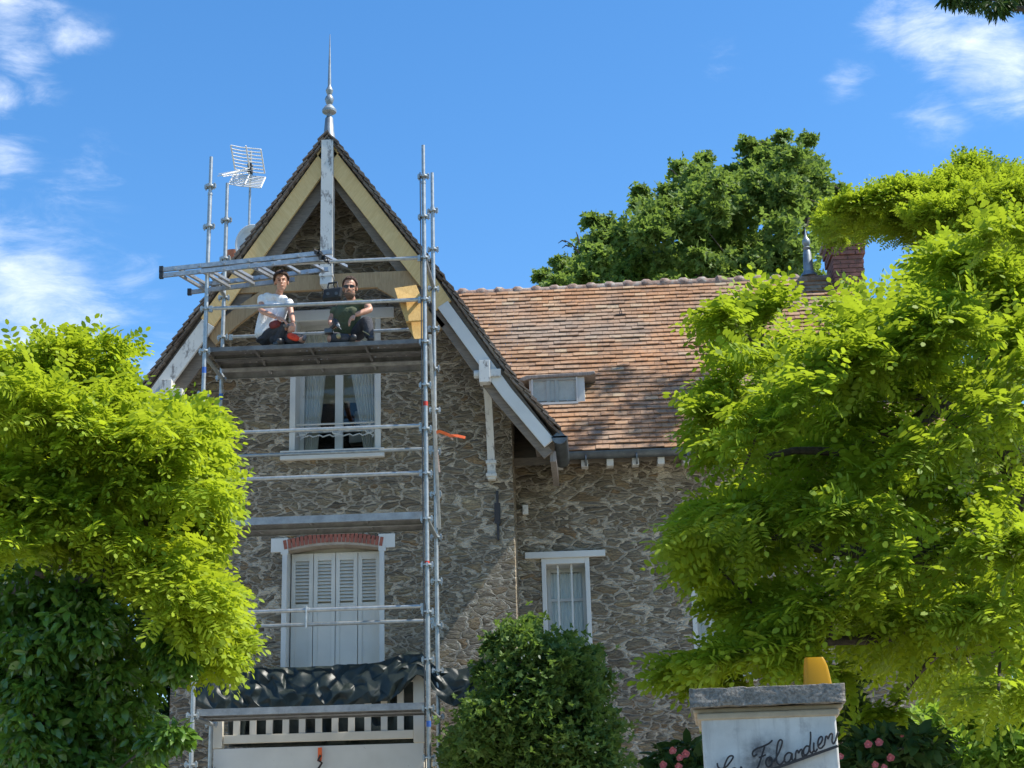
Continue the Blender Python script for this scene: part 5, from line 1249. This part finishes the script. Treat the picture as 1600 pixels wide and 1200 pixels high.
tr0 = P(1160, 640, OY); mains = [[(Vector((tr0.x, OY, 0)), .55), (P(1160, 640, OY), .4), (P(1165, 520, OY), .28), (P(1180, 420, OY), .18), (P(1210, 320, OY), .10), (P(1225, 230, OY), .03)],
  [(P(1165, 560, OY), .25), (P(1110, 460, OY), .16), (P(1080, 380, OY), .10), (P(1070, 290, OY), .04)], [(P(1110, 460, OY), .12), (P(1040, 420, OY), .08), (P(1000, 340, OY), .03)], [(P(1165, 590, OY), .2), (P(1030, 500, OY), .12), (P(950, 430, OY), .07), (P(880, 420, OY), .03)], [(P(1180, 440, OY), .12), (P(1250, 380, OY), .07), (P(1275, 290, OY), .03), (P(1320, 300, OY), .015)]]
limbs('trunk', cl, mains, t3, every=2, r_tw=.06, r_end=.02)
tw = MB()
for a, b in (((905, 395), (882, 375)), ((890, 385), (878, 388)), ((905, 380), (900, 362)), ((1058, 275), (1044, 264)), ((885, 378), (872, 380))): tw.tube([P(*a, OY), (P(*a, OY)+P(*b, OY))/2+Vector((0, 0, .06)), P(*b, OY)], [.025, .018, .008], 5)
obj('bare_twigs', tw, 'bark', t3)
# dark broadleaf shrub under the left acacia
SP = [(-60, 905), (60, 885), (130, 890), (215, 940), (262, 985), (285, 1025), (292, 1060), (250, 1085), (240, 1120), (272, 1140), (285, 1170), (262, 1215), (262, 1300), (-60, 1300)]
t4 = thing('laurel_shrub', 'dark glossy leaved laurel shrub under the left acacia', 'shrub', (-3.8, 8.6, 0))
cl = clumps(SP, 95, 8.3, 9.6, 30, 60, .9)+[(x, y, 8.3, 26) for x, y in [(270, 1150), (250, 1160), (275, 1040), (262, 1010), (60, 1080), (150, 1000), (30, 1000)]]
foliage('leaves', cl, 210, .072, ST, 'priv', t4, up=.2, drop=.55)
limbs('stem', cl, [[(Vector((-3.8, 9.0, 0)), .06), (P(60, 1200, 9.0), .05), (P(90, 1050, 9.0), .03), (P(150, 960, 9), .02)], [(Vector((-3.3, 9.0, 0)), .05), (P(185, 1200, 9.0), .04), (P(200, 1080, 9.0), .02)]], t4, every=3)
HB = [(-120, 870), (100, 850), (200, 850), (290, 900), (320, 1100), (320, 1320), (-120, 1320)]
t8 = thing('hedge', 'dark garden hedge in the shade behind the laurel shrub', 'hedge', (-8, 21, 0))
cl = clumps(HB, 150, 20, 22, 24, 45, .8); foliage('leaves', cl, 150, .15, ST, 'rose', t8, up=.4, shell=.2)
limbs('stem', cl, [[(Vector((-8, 21, 0)), .08), (P(60, 1150, 21), .05)]], t8, every=4)
# jasmine bush at the corner
JP = [(688, 1290), (690, 1185), (692, 1125), (715, 1110), (740, 1092), (758, 1060), (766, 1020), (782, 985), (815, 972), (838, 972), (850, 990), (880, 1000), (915, 1008), (935, 1030), (948, 1060), (962, 1100), (975, 1140), (988, 1200), (990, 1290)]
t5 = thing('jasmine_bush', 'rounded dark green jasmine bush with pale flowers at the inner corner of the house', 'bush', (-1.0, 17.2, 0))
cl = clumps(JP, 190, 15.9, 17.6, 20, 38, .9)+[(x, y, 16.8, 15) for x, y in [(790, 990), (825, 975), (770, 1010), (755, 1050), (925, 1025), (945, 1060), (890, 1003)]]
foliage('leaves', cl, 260, .058, OT2, 'jas', t5, up=.3, flat=.95, soft=True)
fl = [c for c in cl if c[2] < 16.9]; random.shuffle(fl)
flc = []
for (x, y, Y, r) in fl[:60]: flc.append((x, y, Y-.06, r))
flw = foliage('flowers', flc, 10, .035, ST, 'flower', t5, up=.3, shell=.9)
flw['kind'] = 'stuff'
limbs('stem', cl, [[(Vector((-1.0, 17, 0)), .06), (P(830, 1200, 17), .05), (P(830, 1080, 16.9), .03)]], t5, every=4)
# rose bushes
def rosebush(poly, y0, y1, roses, lab, n, loc):
    tr_ = thing('rose_bush', lab, 'rose bush', loc, 'rose bushes beside the gate pier'); cl = clumps(poly, n, y0, y1, 22, 40, .85)
    foliage('leaves', cl, 80, .075, ST, 'rose', tr_, up=.2, drop=.2)
    limbs('stem', cl, [[(Vector(loc), .03), (P(cl[0][0], 1220, (y0+y1)/2), .02)]], tr_, every=3)
    for (x, y, r) in roses:
        c = P(x, y, y0-.08); R_ = r*y0/FPX; V = []; F = []
        mb = MB()
        for i in range(22):
            a = i*2.4; q = .25+.75*(i/22)**.7; el = 1.25-1.15*q
            d = Vector((math.cos(a)*math.cos(el), -abs(math.sin(el))*.9-.1, math.sin(a)*math.cos(el))).normalized(); s_ = d.cross(Vector((0, -1, .2))).normalized(); u = s_.cross(d)
            b = c+d*R_*q*.55; o_ = R_*.5*(.5+q*.5)
            mb.add([b-s_*o_*.4, b+s_*o_*.4, b+s_*o_*.75+d*o_*.5+u*o_*.2, b+d*o_*.85+u*o_*.4, b-s_*o_*.75+d*o_*.5+u*o_*.2], [(0, 1, 2, 3, 4)], random.random())
        mb.sphere(c, R_*.5, 10, 6); obj('rose', mb, 'petal', tr_, fix=False)
rosebush([(985, 1300), (1000, 1190), (1025, 1160), (1060, 1150), (1100, 1150), (1130, 1160), (1130, 1300)], 7.6, 8.4, [(1051, 1173, 7), (1071, 1178, 7.5), (1062, 1184, 6.5), (1036, 1195, 7), (1060, 1198, 7)], 'pink rose bush left of the gate pier', 26, (.8, 8, 0))
rosebush([(1310, 1300), (1318, 1140), (1345, 1125), (1400, 1140), (1450, 1130), (1500, 1150), (1500, 1300)], 7.0, 7.8, [(1356, 1163, 7.5), (1373, 1160, 7.5), (1391, 1184, 7.5), (1367, 1195, 6.5), (1381, 1199, 6), (1409, 1149, 4), (1313, 1182, 6)], 'pink rose bush right of the gate pier', 34, (1.75, 7.4, 0))
rosebush([(1290, 1200), (1290, 1040), (1320, 1030), (1350, 1050), (1345, 1200)], 9.4, 9.9, [(1257, 1051, 5), (1318, 1050, 6)], 'taller climbing rose behind the pier and its amber beacon', 10, (2.05, 9.6, 0))
HP = [(1395, 1290), (1405, 1110), (1440, 1080), (1500, 1060), (1680, 1060), (1680, 1290)]
t6 = thing('hedge_shrub', 'pale sunlit shrub low in the right corner under the acacia', 'shrub', (4.2, 13, 0))
cl = clumps(HP, 70, 12, 13.5, 26, 44, .9); foliage('leaves', cl, 110, .10, ST, 'bright', t6, up=.5)
limbs('stem', cl, [[(Vector((4.2, 13, 0)), .06), (P(1520, 1190, 13), .04)]], t6, every=4)
# tall conifer off to the right: its lowest tips show in the top right corner, its limbs shade the lower roof
t7 = thing('conifer_tree', 'dark conifer branch tips dipping in at the top right corner', 'tree', (12.5, 19.5, 0))
tips = [(x, y-4, random.uniform(18.6, 19.6), random.uniform(9, 15)) for x, y in [(1484, -4), (1500, 2), (1515, 4), (1532, 8), (1550, 10), (1568, 6), (1588, 4), (1606, 2), (1560, 16), (1540, -6), (1580, -8), (1500, -12)]]
cl = [(x, y, Y, r_) for x, y, Y, r_ in [(1474, -112, 19.4, 50), (1515, -100, 19.2, 45), (1546, -82, 18.9, 50), (1424, -92, 18.7, 30), (1600, -60, 18.9, 45), (1660, -40, 19.0, 50), (1560, -130, 19.4, 40), (1500, -60, 18.9, 28), (1450, -150, 19.6, 26)]]
foliage('crown', cl, 260, .16, [single(.16, .02, .1)], 'rose', t7, up=0, drop=.9, flat=.5)
foliage('branch_tips', tips, 75, .17, [single(.13, .02, .1), single(.2, .03, .2)], 'rose', t7, up=0, drop=1.1, flat=.45)
cl = cl+tips
limbs('trunk', cl, [[(Vector((12.5, 19.5, 0)), .45), (Vector((12.5, 19.5, 12)), .34), (Vector((12.4, 19.5, 22)), .12)], [(Vector((12.5, 19.5, 15.5)), .16), (P(1700, -90, 19), .09), (P(1600, -70, 19), .06), (P(1480, -100, 19.2), .03)], [(Vector((12.5, 19.5, 14.4)), .1), (P(1680, 0, 19), .05), (P(1560, 0, 19), .02)]], t7, r_tw=.03)
